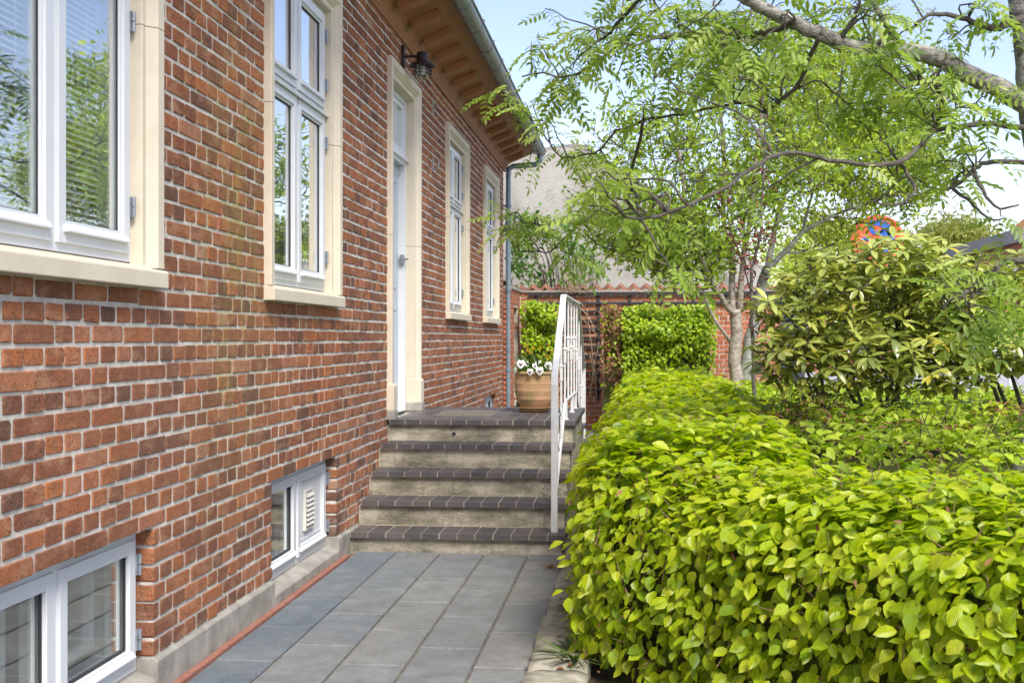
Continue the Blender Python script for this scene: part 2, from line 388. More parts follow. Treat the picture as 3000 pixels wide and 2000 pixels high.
M['bark_grey'] = m_bark('grey_bark', (.15,.12,.09), (.46,.41,.34), mossk=.15)
M['bark_lichen'] = m_bark('lichen_bark', (.15,.16,.13), (.40,.41,.35), (.20,.21,.05), .35)
M['bark_dark'] = m_bark('dark_bark', (.045,.038,.028), (.14,.125,.10), mossk=.1)
M['twig'] = m_bark('twig_bark', (.05,.036,.025), (.15,.11,.08), mossk=.15)
M['hedgetwig'] = m_bark('hedge_shoot', (.16,.085,.05), (.36,.22,.13), mossk=0)
M['straw'] = m_bark('dry_stem', (.30,.22,.14), (.50,.40,.28), mossk=0)
M['hedgecore'] = mat_plain('hedge_twig_shade', (.075,.085,.02), 1, .6, 30, 1, 80)  # dark colour includes the shade among the inner twigs
def m_glass(name, tint=(.96,1,.98), k=1.5, rgh=0.0, base=0.0):
    m = NT(name); tr = m.n('BsdfTransparent'); tr.inputs[0].default_value = (*tint, 1)
    gl = m.n('BsdfGlossy'); gl.inputs['Roughness'].default_value = rgh; gl.inputs[0].default_value = (1, 1, 1, 1)
    lw = m.n('LayerWeight'); lw.inputs['Blend'].default_value = .5; sch = m.math('ADD', .04, m.math('MULTIPLY', m.math('POWER', lw.outputs['Facing'], 4.0), .96))
    nb = m.n('Bump'); nb.inputs['Strength'].default_value = .06; nb.inputs['Distance'].default_value = .02; m.l(m.noise(2.3, 2), nb.inputs['Height'])
    m.l(nb.outputs[0], gl.inputs['Normal'])
    f = m.math('ADD', m.math('MULTIPLY', sch, k), base, True)
    mx = m.n('MixShader'); m.l(f, mx.inputs[0]); m.l(tr.outputs[0], mx.inputs[1]); m.l(gl.outputs[0], mx.inputs[2]); m.l(mx.outputs[0], m.out.inputs[0]); return m.m
M['glass'] = m_glass('window_glass', k=1.6, base=.13)

# ------------------------------------------------------------------ brick laying
CH = .06655
def subtract(a, b, ex):
    segs = [(a, b)]
    for (e0, e1) in ex:
        out = []
        for (s0, s1) in segs:
            if e1 <= s0 or e0 >= s1: out.append((s0, s1)); continue
            if e0 > s0: out.append((s0, e0))
            if e1 < s1: out.append((e1, s1))
        segs = out
    return segs
def lay(u0, u1, z0, ncourse, exclude, rnd, jt=.013, head=.1202):
    out = []
    for i in range(ncourse):
        za = z0+i*CH; zb = za+CH; zm = (za+zb)/2
        ex = [(e[0], e[1]) for e in exclude if e[2] < zm < e[3]]
        for (s0, s1) in subtract(u0, u1, ex):
            cuts = []; L = head if i % 2 == 0 else 2*head
            off = {0: head*.5, 1: 0.0, 2: head*.5, 3: head}[i % 4]
            k = math.floor((s0-off)/L)
            x = off+k*L
            while x < s1+1e-6:
                if x > s0+.045 and x < s1-.045: cuts.append(x)
                if i % 2 == 1 and rnd.random() < .16:
                    xx = x+head
                    if xx > s0+.045 and xx < s1-.045: cuts.append(xx)
                x += L
            cuts = sorted(set([s0]+cuts+[s1]))
            for a, b in zip(cuts[:-1], cuts[1:]):
                ja = jt/2 if a != s0 else .001; jb = jt/2 if b != s1 else .001
                a2 = a+ja+rnd.uniform(-.003, .003)*(a != s0); b2 = b-jb+rnd.uniform(-.003, .003)*(b != s1)
                out.append((a2, b2, za+jt/2+rnd.uniform(-.002, .002), zb-jt/2+rnd.uniform(-.002, .002)))
    return out
def brick_verts(L, H, rnd, D=.10, j=.0022, ch=.0028):
    "octagonal front outline with chipped corners; local u (along), v (out), w (up)"
    c = [rnd.choice((rnd.uniform(.001, .005), rnd.uniform(.003, .012))) for _ in range(4)]
    pts = [(-L/2+c[0], -H/2), (L/2-c[1], -H/2), (L/2, -H/2+c[1]*.7), (L/2, H/2-c[2]*.7), (L/2-c[2], H/2), (-L/2+c[3], H/2), (-L/2, H/2-c[3]*.7), (-L/2, -H/2+c[0]*.7)]
    pts = [(x+rnd.uniform(-j, j), y+rnd.uniform(-j, j)) for x, y in pts]
    ou = rnd.uniform(-.0022, .0022); t1 = rnd.uniform(-.002, .002)
    V = []
    for (x, y) in pts: V.append((x-math.copysign(ch, x), ou+t1*(x/L), y-math.copysign(ch, y)))
    for (x, y) in pts: V.append((x, ou-ch*1.2, y))
    for (x, y) in pts: V.append((x, -D, y))
    Fc = [tuple(range(8))]
    for r in (0, 8):
        for k in range(8): Fc.append((r+k, r+8+k, r+8+(k+1) % 8, r+(k+1) % 8))
    return V, Fc
def brick_face(rects, origin, U, N, parent, mat, rnd, nind, D=.10, tonef=None):
    """rects along U from origin, outward N. The nind that show largest become objects of their own."""
    U = Vector(U); N = Vector(N); O = Vector(origin); W = Vector((0, 0, 1))
    info = []
    for r in rects:
        c = O+U*((r[0]+r[1])/2)+W*((r[2]+r[3])/2); px, py, d = proj(*c)
        vis = -60 < px < 3060 and -40 < py < 2040 and d > .5
        a = O+U*r[0]; b = O+U*r[1]
        wpx = abs(proj(a.x, a.y, c.z)[0]-proj(b.x, b.y, c.z)[0]) if d > .5 else 0
        info.append((-(wpx*(r[3]-r[2])/max(d, .1)) if vis else 1, r, c))
    info.sort(key=lambda q: q[0])
    var = {}
    def shared(L):
        key = 'h' if L < .16 else 's'
        if key not in var:
            var[key] = []
            LL = .109 if key == 'h' else .229
            for _ in range(9):
                V, Fc = brick_verts(LL, .0555, rnd, D)
                m = bpy.data.meshes.new('brick'); m.from_pydata([(x, y, z) for x, y, z in V], [], Fc); m.materials.append(mat); m.update(); var[key].append((m, LL))
        return rnd.choice(var[key])
    # local basis: x->U, y->N, z->W ; flip if left-handed
    hand = U.cross(N).dot(W)
    big = MB()
    for i, (sc, r, c) in enumerate(info):
        L = r[1]-r[0]; H = r[3]-r[2]; tone = tonef(rnd) if tonef else rnd.random()
        if i < nind and sc < 1:
            m, LL = shared(L); o = bpy.data.objects.new('brick', m); COL.objects.link(o); o.parent = parent
            Mx = Matrix((U, N, W)).transposed().to_4x4(); Mx.translation = c
            sx = L/LL*(1 if hand > 0 else 1)
            o.matrix_local = Mx @ Matrix.Diagonal((sx, 1, H/.0555, 1)); o['tone'] = tone
        else:
            V, Fc = brick_verts(L, H, rnd, D)
            big.add([c+U*x+N*y+W*z for x, y, z in V], Fc, tone)
    if big.v: tag(big.build('brick_courses', mat, parent), kind='stuff')
def tone_main(r):
    x = r.random()
    if x < .07: return r.uniform(.01, .12)
    if x < .36: return r.uniform(.13, .36)
    if x < .85: return r.uniform(.38, .78)
    if x < .985: return r.uniform(.75, .9)
    return r.uniform(.9, 1.0)

def wall_sheet(mb, u0, u1, z0, z1, holes, mapf, depth_):
    us = sorted(set([u0, u1]+[h[0] for h in holes]+[h[1] for h in holes])); zs = sorted(set([z0, z1]+[h[2] for h in holes]+[h[3] for h in holes]))
    us = [u for u in us if u0 <= u <= u1]; zs = [z for z in zs if z0 <= z <= z1]
    for a, b in zip(us[:-1], us[1:]):
        for c, d in zip(zs[:-1], zs[1:]):
            um = (a+b)/2; zm = (c+d)/2
            if any(h[0] < um < h[1] and h[2] < zm < h[3] for h in holes): continue
            mb.add([mapf(a, 0, c), mapf(b, 0, c), mapf(b, 0, d), mapf(a, 0, d)], [(0, 1, 2, 3)])
            mb.add([mapf(a, depth_, c), mapf(b, depth_, c), mapf(b, depth_, d), mapf(a, depth_, d)], [(3, 2, 1, 0)])
    for h in holes:
        a, b, c, d = h
        q = [(a, c), (b, c), (b, d), (a, d)]
        for k in range(4):
            (p0, r0), (p1, r1) = q[k], q[(k+1) % 4]
            mb.add([mapf(p0, 0, r0), mapf(p1, 0, r1), mapf(p1, depth_, r1), mapf(p0, depth_, r0)], [(0, 1, 2, 3)])

# ================================================================== HOUSE
house = thing('brick_house', 'long red brick house with cream stone window surrounds and brown eaves', 'house')
Z0 = .128; WT = 3.49; YA, YB = -1.5, 15.32
OW = .11
WINS = [(2.77, 4.10), (5.355, 6.70), (10.62, 11.98), (13.26, 14.62)]
SB, HT = 1.459, 3.256
DOOR = (8.09, 9.24); LAND = .716
CEL = [(2.88, 4.088), (5.475, 6.69), (13.45, 14.55)]
CT = Z0+7*CH
ex = [(a, b, SB, HT) for a, b in WINS]+[(DOOR[0], DOOR[1], -1, HT)]+[(a, b, 0, CT) for a, b in CEL]
ex += [(7.02, 8.09, -1, .10), (9.24, 10.7, -1, .10)]
rnd = random.Random(5)
slot = (9.93, 10.03, Z0+46*CH, Z0+48*CH); ex.append(slot)
rects = lay(YA, YB, Z0, 51, ex, rnd)
rects = [r for r in rects if r[2] < WT]
brick_face(rects, (0, 0, 0), (0, 1, 0), (1, 0, 0), house, M['brick'], rnd, 300, tonef=tone_main)
mb = MB()
holes = [(a+OW-.012, b-OW+.012, SB+.05, HT-OW+.012) for a, b in WINS]+[(DOOR[0]+OW-.012, DOOR[1]-OW+.012, LAND-.03, HT-OW+.012)]+[(a-.008, b+.008, .06, CT+.006) for a, b in CEL]+[slot]
wall_sheet(mb, YA, YB-.006, -.2, WT+.1, holes, lambda u, d, z: (-.0042-d, u, z), .32)
mb.build('wall', M['mortar'], house)
mb = MB(); mb.box(-7, -.33, YB-.30, YB-.002, -.2, WT+.1); mb.box(-7, -.33, YA, YA+.3, -.2, WT+.1); mb.box(-7, -6.7, YA+.3, YB-.3, -.2, WT+.1)
mb.add([(-7, YB-.01, WT+.1), (-.0, YB-.01, WT+.1), (-3.5, YB-.01, 5.0)], [(0, 1, 2)])
mb.build('gable_wall', M['mortar'], house)
mb = MB(); mb.box(-2.6, -2.5, YA+.3, YB-.3, .7, WT); mb.build('interior_wall', M['inside'], house)
mb = MB(); mb.box(-6.6, -.33, YA+.3, YB-.3, .58, .70); mb.box(-6.6, -.33, YA+.3, YB-.3, 3.42, 3.5); mb.build('interior_floor', M['inside'], house)
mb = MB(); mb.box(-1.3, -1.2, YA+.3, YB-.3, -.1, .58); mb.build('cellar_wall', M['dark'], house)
# plinth, with the sloping concrete sills of the cellar windows
mb = MB()
segs = subtract(YA, YB+.01, [(a, b) for a, b in CEL]+[(7.0, 10.72)])
for a, b in segs:
    mb = MB(); mb.prism([(-.30, -.15), (.018, -.15), (.016, Z0-.012), (.004, Z0-.001), (-.30, Z0-.001)], lambda p, y: (p[0], y, p[1]), a, b); mb.build('plinth', M['plinth'], house, bevel=.004)
for a, b in CEL:
    mb = MB(); mb.prism([(-.30, -.15), (.0165, -.15), (.0165, .048), (.006, .058), (-.065, .082), (-.30, .082)], lambda p, y: (p[0], y, p[1]), a+.0005, b-.0005)
    mb.build('cellar_sill', M['plinth'], house, bevel=.004)

def frame_rect(mb, y0, y1, z0, z1, wl, wr, wb, wt, xf, xb):
    mb.box(xb, xf, y0, y0+wl, z0, z1); mb.box(xb, xf, y1-wr, y1, z0, z1)
    mb.box(xb, xf-.0006, y0+wl, y1-wr, z0, z0+wb); mb.box(xb, xf-.0006, y0+wl, y1-wr, z1-wt, z1)
def surround(y0, y1, z0, ztop, xb, parent, mat):
    "moulded stone architrave swept round three sides with mitred corners, y0..y1 is the clear opening"
    prof = [(0, xb), (0, -.004), (.004, .0), (.030, .0), (.036, .010), (.050, .024), (.058, .035), (OW-.003, .036), (OW, .032), (OW, -.02)]
    zj = z0+(ztop-z0)*.53
    def ring(z, t, side): return None
    mb = MB(); n = len(prof)
    path = []
    for kind in range(6):
        row = []
        for (t, x) in prof:
            row.append({0: (x, y0-t, z0), 1: (x, y0-t, zj), 2: (x, y0-t, ztop+t), 3: (x, y1+t, ztop+t), 4: (x, y1+t, zj), 5: (x, y1+t, z0)}[kind])
        path.append(row)
    for a, b in ((0, 1), (1, 2), (2, 3), (3, 4), (4, 5)):
        g = .0015
        A = path[a]; B = path[b]
        def sh(p, q):
            d = (Vector(q)-Vector(p)).normalized()*g; return Vector(p)+d
        if (a, b) != (2, 3):
            A2 = [sh(p, q) if a in (1, 4) else Vector(p) for p, q in zip(A, B)]; B2 = [sh(q, p) if b in (1, 4) else Vector(q) for p, q in zip(A, B)]
        else: A2 = [Vector(p) for p in A]; B2 = [Vector(p) for p in B]
        mb.add(A2+B2, [(k, k+1, n+k+1, n+k) for k in range(n-1)]+[tuple(range(n)), tuple(range(2*n-1, n-1, -1))])
    return mb.build('stone_surround', mat, parent)

def hinge(parent, y, z, x=-.03, h=.07):
    mb = MB(); mb.tube([(x+.008, y, z-h/2), (x+.008, y, z-.002)], .007, 8); mb.tube([(x+.008, y, z+.002), (x+.008, y, z+h/2)], .0075, 8)
    mb.box(x-.004, x+.003, y-.012, y+.010, z-h/2, z+h/2); mb.build('hinge', M['hinge'], parent)

def window(y0, y1, parent):
    yi0, yi1 = y0+OW, y1-OW; zb = 1.548; zt = HT-OW; xf = -.045
    mb = MB(); frame_rect(mb, yi0, yi1, zb, zt, .028, .028, .03, .028, xf, -.16)
    tz = 2.565; mb.box(-.16, xf-.001, yi0+.028, yi1-.028, tz-.022, tz+.022)
    yc = (yi0+yi1)/2; mb.box(-.16, xf-.002, yc-.018, yc+.018, zb+.03, tz-.022); mb.box(-.16, xf-.002, yc-.018, yc+.018, tz+.022, zt-.028)
    mb.prism([(xf, tz-.020), (xf+.028, tz-.026), (xf+.03, tz-.016), (xf, tz+.004)], lambda p, y: (p[0], y, p[1]), yi0+.001, yi1-.001)
    win = mb.build('window', M['white'], parent, bevel=.0015)
    surround(yi0, yi1, 1.53, zt, -.05, win, M['cream'])
    mb = MB(); mb.prism([(-.06, SB), (.052, SB), (.052, SB+.055), (.046, SB+.062), (-.06, SB+.088)], lambda p, y: (p[0], y, p[1]), y0, y1)
    mb.build('window_sill', M['cream'], win, bevel=.003)
    for (ya, yb_) in ((yi0+.026, yc-.016), (yc+.016, yi1-.026)):
        for (za, zb_) in ((zb+.028, tz-.024), (tz+.024, zt-.026)):
            mb = MB(); frame_rect(mb, ya, yb_, za, zb_, .048, .048, .062, .048, xf+.012, xf-.04)
            # rebate bead round the glass and the drip rail at the foot
            frame_rect(mb, ya+.048, yb_-.048, za+.062, zb_-.048, .012, .012, .012, .012, xf+.002, xf-.035)
            mb.prism([(xf+.0115, za+.062), (xf+.028, za+.040), (xf+.028, za+.034), (xf+.0115, za+.034)], lambda p, y: (p[0], y, p[1]), ya+.03, yb_-.03)
            mb.build('sash', M['white'], win, bevel=.0015)
            mb = MB(); mb.box(xf-.016, xf-.012, ya+.058, yb_-.058, za+.07, zb_-.058); mb.build('window_pane', M['glass'], win)
            mb = MB(); frame_rect(mb, ya+.0585, yb_-.0585, za+.0725, zb_-.0585, .005, .005, .005, .005, xf-.006, xf-.012); mb.build('glazing_seal', M['black'], win)
    for z in (3.0, 2.72, 2.39, 1.74):
        hinge(win, yi1-.02, z, xf+.014)
    return win
for i, (a, b) in enumerate(WINS): window(a, b, house)

def cellar_window(y0, y1, panel):
    x = -.066; zb = .084; zt = CT-.006
    mb = MB(); frame_rect(mb, y0+.002, y1-.002, zb, zt, .03, .03, .035, .03, x, -.17); yc = (y0+y1)/2
    mb.box(-.17, x-.001, yc-.02, yc+.02, zb+.035, zt-.03)
    win = mb.build('cellar_window', M['white'], house, bevel=.0015)
    for k, (ya, yb_) in enumerate(((y0+.03, yc-.018), (yc+.018, y1-.03))):
        za, zc = zb+.033, zt-.028
        mb = MB(); frame_rect(mb, ya, yb_, za, zc, .048, .048, .055, .048, x+.012, x-.04)
        mb.prism([(x+.0115, za+.05), (x+.026, za+.032), (x+.026, za+.026), (x+.0115, za+.026)], lambda p, y: (p[0], y, p[1]), ya+.025, yb_-.025)
        mb.build('sash', M['white'], win, bevel=.0015)
        if k == 1 and panel:
            mb = MB(); mb.box(x-.012, x-.004, ya+.046, yb_-.046, za+.053, zc-.046); frame_rect(mb, ya+.06, yb_-.06, za+.068, zc-.06, .012, .012, .012, .012, x+.001, x-.004)
            mb.build('panel', M['white'], win, bevel=.002)
            vy0, vy1, vz0, vz1 = ya+.14, ya+.31, .235, .455
            mb = MB(); frame_rect(mb, vy0, vy1, vz0, vz1, .016, .016, .014, .014, x+.013, x-.003); mb.box(x-.003, x+.0, vy0+.016, vy1-.016, vz0+.014, vz1-.014)
            v = mb.build('air_vent', M['vent'], win, bevel=.002)
            mb = MB()
            for j in range(7):
                z = vz0+.024+j*(vz1-vz0-.04)/7
                mb.prism([(x, z+.022), (x+.018, z), (x+.021, z+.002), (x+.003, z+.026)], lambda p, y: (p[0], y, p[1]), vy0+.017, vy1-.017)
            mb.build('vent_louvre', M['vent'], win)
        else:
            mb = MB(); mb.box(x-.018, x-.014, ya+.047, yb_-.047, za+.054, zc-.047); mb.build('window_pane', M['glass'], win)
            mb = MB(); frame_rect(mb, ya+.0475, yb_-.0475, za+.0555, zc-.0475, .007, .007, .007, .007, x-.004, x-.0135); mb.build('glazing_seal', M['black'], win)
            mb = MB(); frame_rect(mb, ya+.05, yb_-.05, za+.06, zc-.05, .03, .03, .03, .03, x-.12, x-.15); mb.build('inner_frame', M['white'], win)
    for z in (.20, .47): hinge(win, y1-.022, z, x+.016, .075)
for i, (a, b) in enumerate(CEL): cellar_window(a, b, i == 1)

# door
d0, d1 = DOOR[0]+OW, DOOR[1]-OW; zt = HT-OW
mb = MB(); frame_rect(mb, d0, d1, LAND, zt, .045, .045, .01, .04, -.07, -.19); mb.box(-.19, -.071, d0+.045, d1-.045, 2.63, 2.72)
mb.prism([(-.0705, 2.70), (-.045, 2.67), (-.045, 2.66), (-.0705, 2.655)], lambda p, y: (p[0], y, p[1]), d0+.002, d1-.002)
door = mb.build('front_door', M['white'], house, bevel=.002)
surround(d0, d1, LAND, zt, -.075, door, M['cream'])
mb = MB(); mb.box(-.165, -.125, d0+.046, d1-.046, LAND+.012, 2.628)
for (a, b, c, e) in ((d0+.14, (d0+d1)/2-.03, LAND+.2, LAND+.8), ((d0+d1)/2+.03, d1-.14, LAND+.2, LAND+.8), (d0+.14, (d0+d1)/2-.03, LAND+.95, 2.5), ((d0+d1)/2+.03, d1-.14, LAND+.95, 2.5)):
    frame_rect(mb, a, b, c, e, .02, .02, .02, .02, -.117, -.126)
mb.build('door_leaf', M['doorw'], door, bevel=.002)
mb = MB(); mb.box(-.105, -.075, d1-.075, d1-.035, 1.86, 1.935); mb.tube([(-.09, d1-.055, 1.90), (-.045, d1-.055, 1.90), (-.04, d1-.10, 1.90)], .008, 8); mb.build('door_handle', M['hinge'], door, bevel=.003)
ta, tb = d0+.046, d1-.046
mb = MB(); frame_rect(mb, ta, tb, 2.722, zt-.042, .04, .04, .04, .04, -.082, -.12)
for k in (1, 2): y = ta+(tb-ta)*k/3; mb.box(-.12, -.083, y-.012, y+.012, 2.762, zt-.082)
mb.build('transom_frame', M['white'], door, bevel=.002)
mb = MB(); mb.box(-.106, -.102, ta+.038, tb-.038, 2.76, zt-.08); mb.build('transom_pane', M['glass'], door)
for (a, b) in ((DOOR[0]-.012, DOOR[0]+OW+.002), (DOOR[1]-OW-.002, DOOR[1]+.012)):
    mb = MB(); mb.prism([(-.07, .775), (.050, .775), (.050, .945), (.040, .962), (-.07, .962)], lambda p, y: (p[0], y, p[1]), a, b)
    mb.build('jamb_block', M['cream'], door, bevel=.004)
for (a, b) in ((DOOR[0]-.018, DOOR[0]+OW+.004), (DOOR[1]-OW-.004, DOOR[1]+.018)):
    mb = MB(); mb.box(-.07, .056, a, b, LAND-.004, .774)
    mb.build('granite_foot', M['plinth'], door, bevel=.004)

# eaves, soffit with blocks, gutter, roof
mb = MB(); mb.prism([(-.02, WT-.005), (.012, WT-.005), (.018, WT+.012), (.012, WT+.024), (.02, WT+.034), (.050, WT+.095), (.078, WT+.118), (.078, WT+.135), (-.02, WT+.135)], lambda p, y: (p[0], y, p[1]), YA, YB+.22)
mb.build('cornice_board', M['soffit'], house, bevel=.002)
s0 = Vector((.076, 0, 3.603)); s1 = Vector((.395, 0, 3.735)); sd = (s1-s0).normalized(); sn = Vector((sd.z, 0, -sd.x))
mb = MB(); mb.prism([(s0.x, s0.z), (s1.x, s1.z), (s1.x, s1.z+.02), (s0.x, s0.z+.02)], lambda p, y: (p[0], y, p[1]), YA, YB+.22)
mb.build('soffit', M['soffit'], house)
bm_ = MB(); Ls = .225; w2 = .075; th = .055
pr = [(.0, 0), (Ls, 0), (Ls-.035, th), (.0, th)]
vs = []
for (u, v) in pr:
    for s in (-1, 1):
        ww = w2*(1 if v == 0 else .72); p = sd*u+sn*v; vs.append((p.x, s*ww, p.z))
bm_.add(vs, [(0, 2, 3, 1), (2, 4, 5, 3), (4, 6, 7, 5), (6, 0, 1, 7), (0, 6, 4, 2), (1, 3, 5, 7)])
bmesh_ = bm_.mesh('soffit_block', M['soffit'])
y = 15.14
while y > 0:
    o = link('soffit_block', bmesh_, house); o.location = (s0.x+.008, y, s0.z+.001); y -= .505
mb = MB(); mb.box(.393, .415, YA, YB+.22, 3.715, 3.80); mb.build('fascia_board', M['soffit'], house)
mb = MB(); mb.prism([(.50, 3.795), (.505, 3.808), (-3.5, 5.30), (-3.5, 5.25), (.36, 3.80)], lambda p, y: (p[0], y, p[1]), YA, YB+.24)
mb.prism([(-7.4, 3.795), (-7.4, 3.808), (-3.5, 5.30), (-3.5, 5.25)], lambda p, y: (p[0], y, p[1]), YA, YB+.24)
mb.build('roof', M['roof'], house)
gc = (.472, 3.735); gr = .066
def arc(r, a0, a1, n): return [(gc[0]+r*math.cos(R(a0+(a1-a0)*k/n)), gc[1]+r*math.sin(R(a0+(a1-a0)*k/n))) for k in range(n+1)]
mb = MB(); pro = arc(gr, 180, 372, 16)+arc(gr-.004, 372, 180, 16)
mb.prism(pro, lambda p, y: (p[0], y, p[1]), YA, YB+.22); mb.tube([(gc[0]+gr+.004, YA, gc[1]+.012), (gc[0]+gr+.004, YB+.22, gc[1]+.012)], .009, 8)
mb.prism(arc(gr-.001, 180, 360, 16), lambda p, y: (p[0], y, p[1]), YB+.214, YB+.222)
gut = mb.build('gutter', M['zinc'], house)
mb = MB(); mb.prism(arc(gr+.005, 176, 378, 16)+arc(gr+.0005, 378, 176, 16), lambda p, y: (p[0], y, p[1]), -.013, .013)
mb.obox((gc[0]+gr+.006, 0, gc[1]+.02), Vector((.007,0,0)), Vector((0,.013,0)), Vector((0,0,.02)))
band = mb.mesh('gutter_bracket', M['zinc'])
y = 15.0
while y > 0: link('gutter_bracket', band, gut, loc=(0, y, 0)); y -= .65
dp = [(gc[0], YB+.10, gc[1]-.045), (gc[0], YB+.10, gc[1]-.13), (gc[0]-.05, YB+.09, gc[1]-.175), (.12, YB+.05, 3.535), (.07, YB+.04, 3.50), (.062, YB+.03, 3.42)]
mb = MB(); mb.tube(dp, .036, 14); mb.tube([(.062, YB+.03, 3.43), (.062, YB+.03, .06)], .034, 14)
for z in (2.3, 1.12): mb.tube([(.062, YB+.03, z), (.062, YB+.03, z+.05)], .038, 14)
mb.tube([(gc[0], YB+.10, gc[1]-.07), (gc[0], YB+.10, gc[1]-.12)], .041, 14)
down = mb.build('downpipe', M['bluepipe'], house, smooth=False)
for z in (3.0, 1.9, .85):
    mb = MB(); mb.tube([(.062, YB+.03, z), (.062, YB+.03, z+.03)], .042, 14); mb.box(-.02, .03, YB+.015, YB+.045, z+.005, z+.025); mb.build('pipe_bracket', M['bluepipe'], down)
mb = MB(); mb.box(-.13, -.10, slot[0]-.01, slot[1]+.01, slot[2]-.01, slot[3]+.01); mb.build('vent_recess', M['dark'], house)
mb = MB(); yy = depth and 10.0; mb.box(-.002, .006, 9.93, 9.965, 2.70, 2.82); mb.tube([(.006, 9.947, 2.73), (.04, 9.947, 2.72), (.05, 9.947, 2.75), (.05, 9.947, 2.79)], .006, 6)
tag(mb.build('wall_hook', M['hinge'], None), 'small white metal hook fixed to the brickwork between door and third window', 'hook')

# blinds behind window one
def blind(y0, y1, z0, z1, label):
    t = thing('venetian_blind', label, 'blind', (-.2, (y0+y1)/2, z0)); 
    mb = MB(); mb.add([(-.009, y0, .008), (.009, y0, -.008), (.009, y1, -.008), (-.009, y1, .008), (-.009, y0, .0088), (.009, y0, -.0072), (.009, y1, -.0072), (-.009, y1, .0088)], [(0,3,2,1),(4,5,6,7),(0,1,5,4),(1,2,6,5),(2,3,7,6),(3,0,4,7)])
    ms = mb.mesh('slat', M['blind']); z = z0
    while z < z1: link('slat', ms, t, loc=(-.125, 0, z)); z += .021
    mb = MB(); mb.box(-.145, -.105, y0, y1, z1, z1+.03); mb.build('head_rail', M['blind'], t)
    mb = MB()
    for y in (y0+.1, y1-.1): mb.tube([(-.112, y, z0), (-.112, y, z1)], .0012, 4)
    mb.build('cord', M['blind'], t)
blind(2.93, 3.44, 1.62, 3.05, 'white slatted blind behind the left pane of the nearest window')
blind(3.47, 3.90, 1.62, 3.05, 'white slatted blind behind the right pane of the nearest window')
def curtain(y0, y1, z0, z1, x, label, group=None):
    mb = MB(); n = 36; rows = []
    vs = [(x+.018*math.sin(k*1.45)+.006*math.sin(k*.6), y0+(y1-y0)*k/n, z) for z in (z0, z1) for k in range(n+1)]
    mb.add(vs, [(k, k+1, n+2+k, n+1+k) for k in range(n)]); o = mb.build('curtain', M['curtain'], None, smooth=True); tag(o, label, 'curtain', group)
    so_ = o.modifiers.new('thick', 'SOLIDIFY'); so_.thickness = .003
curtain(6.30, 6.62, .9, 3.12, -.23, 'cream curtain hanging at the right side behind the second window')
curtain(11.5, 11.9, .9, 3.12, -.23, 'cream curtain hanging behind the third window, past the door')
curtain(14.15, 14.5, .9, 3.12, -.23, 'cream curtain hanging behind the farthest window by the downpipe')

# wall lamp over the door
lx, ly = .152, 8.62
L = thing('wall_lamp', 'dark outdoor lamp with wide brim and ringed glass above the front door', 'lamp', (0, ly, 3.3))
mb = MB(); mb.prism([(r_*math.cos(R(a)), q+r_*math.sin(R(a))) for r_, q, rng in ((.034, .052, range(0, 181, 20)), (.034, -.052, range(180, 361, 20))) for a in rng], lambda p, x: (x, ly+p[0], 3.372+p[1]), -.003, .022)
mb.build('back_plate', M['lamp'], L, bevel=.004)
mb = MB(); mb.tube([(.02, ly, 3.372), (lx-.03, ly, 3.372)], .010, 10); mb.build('arm', M['lamp'], L)
mb = MB(); mb.lathe([(0, .065), (.038, .065), (.041, .061), (.042, .0), (.047, -.006), (.075, -.016), (.096, -.034), (.098, -.040), (.094, -.038), (.070, -.022), (.040, -.012), (0, -.010)], (lx, ly, 3.335), 32); mb.build('lamp_hood', M['lamp'], L, smooth=True)
mb = MB(); mb.lathe([(.032, -.010), (.044, -.030), (.047, -.06), (.047, -.10), (.040, -.125), (.022, -.142), (0, -.147)], (lx, ly, 3.335), 28); mb.build('glass_jar', m_glass('lamp_glass', (.8,.82,.8), 2.2, .08), L, smooth=True)
for dz in (-.066, -.088):
    mb = MB(); mb.lathe([(.050, dz), (.074, dz-.004), (.074, dz-.008), (.050, dz-.004), (.050, dz)], (lx, ly, 3.335), 28); mb.build('ring', M['lamp'], L)
for k in range(3):
    a = k*2.09+.4; mb = MB(); mb.tube([(lx+.062*math.cos(a), ly+.062*math.sin(a), 3.315), (lx+.062*math.cos(a), ly+.062*math.sin(a), 3.243)], .003, 6); mb.build('rod', M['lamp'], L)
mb = MB(); mb.lathe([(0, -.03), (.02, -.03), (.022, -.07), (.012, -.10), (0, -.105)], (lx, ly, 3.335), 14); mb.build('bulb', M['white'], L, smooth=True)

# ================================================================== PAVING
mb = MB(); mb.add([(-80, -30, -.06), (140, -30, -.06), (140, 260, -.06), (-80, 260, -.06)], [(0,1,2,3)])
tag(mb.build('ground', M['asphalt']), kind='structure')
pav = bpy.data.objects.new('paving', None); COL.objects.link(pav); pav['kind'] = 'structure'
mb = MB(); mb.add([(-.3, -2, -.012), (1.33, -2, -.012), (1.33, 17, -.012), (-.3, 17, -.012)], [(0,1,2,3)]); tag(mb.build('sand_bed', M['sand']), kind='structure')
xs = [.055, .300, .567, .832, 1.095, 1.318]; sp = .556
def slab_mesh(wd, ln):
    mb = MB(); g = .0055; c = .005; h = .045
    def rect(e, z): return [(-wd/2+g+e, -ln/2+g+e, z), (wd/2-g-e, -ln/2+g+e, z), (wd/2-g-e, ln/2-g-e, z), (-wd/2+g+e, ln/2-g-e, z)]
    mb.add(rect(0, -h)+rect(0, -c)+rect(c, 0), [(8,9,10,11)]+[(k, (k+1) % 4, 4+(k+1) % 4, 4+k) for k in range(4)]+[(4+k, 4+(k+1) % 4, 8+(k+1) % 4, 8+k) for k in range(4)])
    return mb.mesh('paving_slab', M['slab'])
rn = random.Random(3)
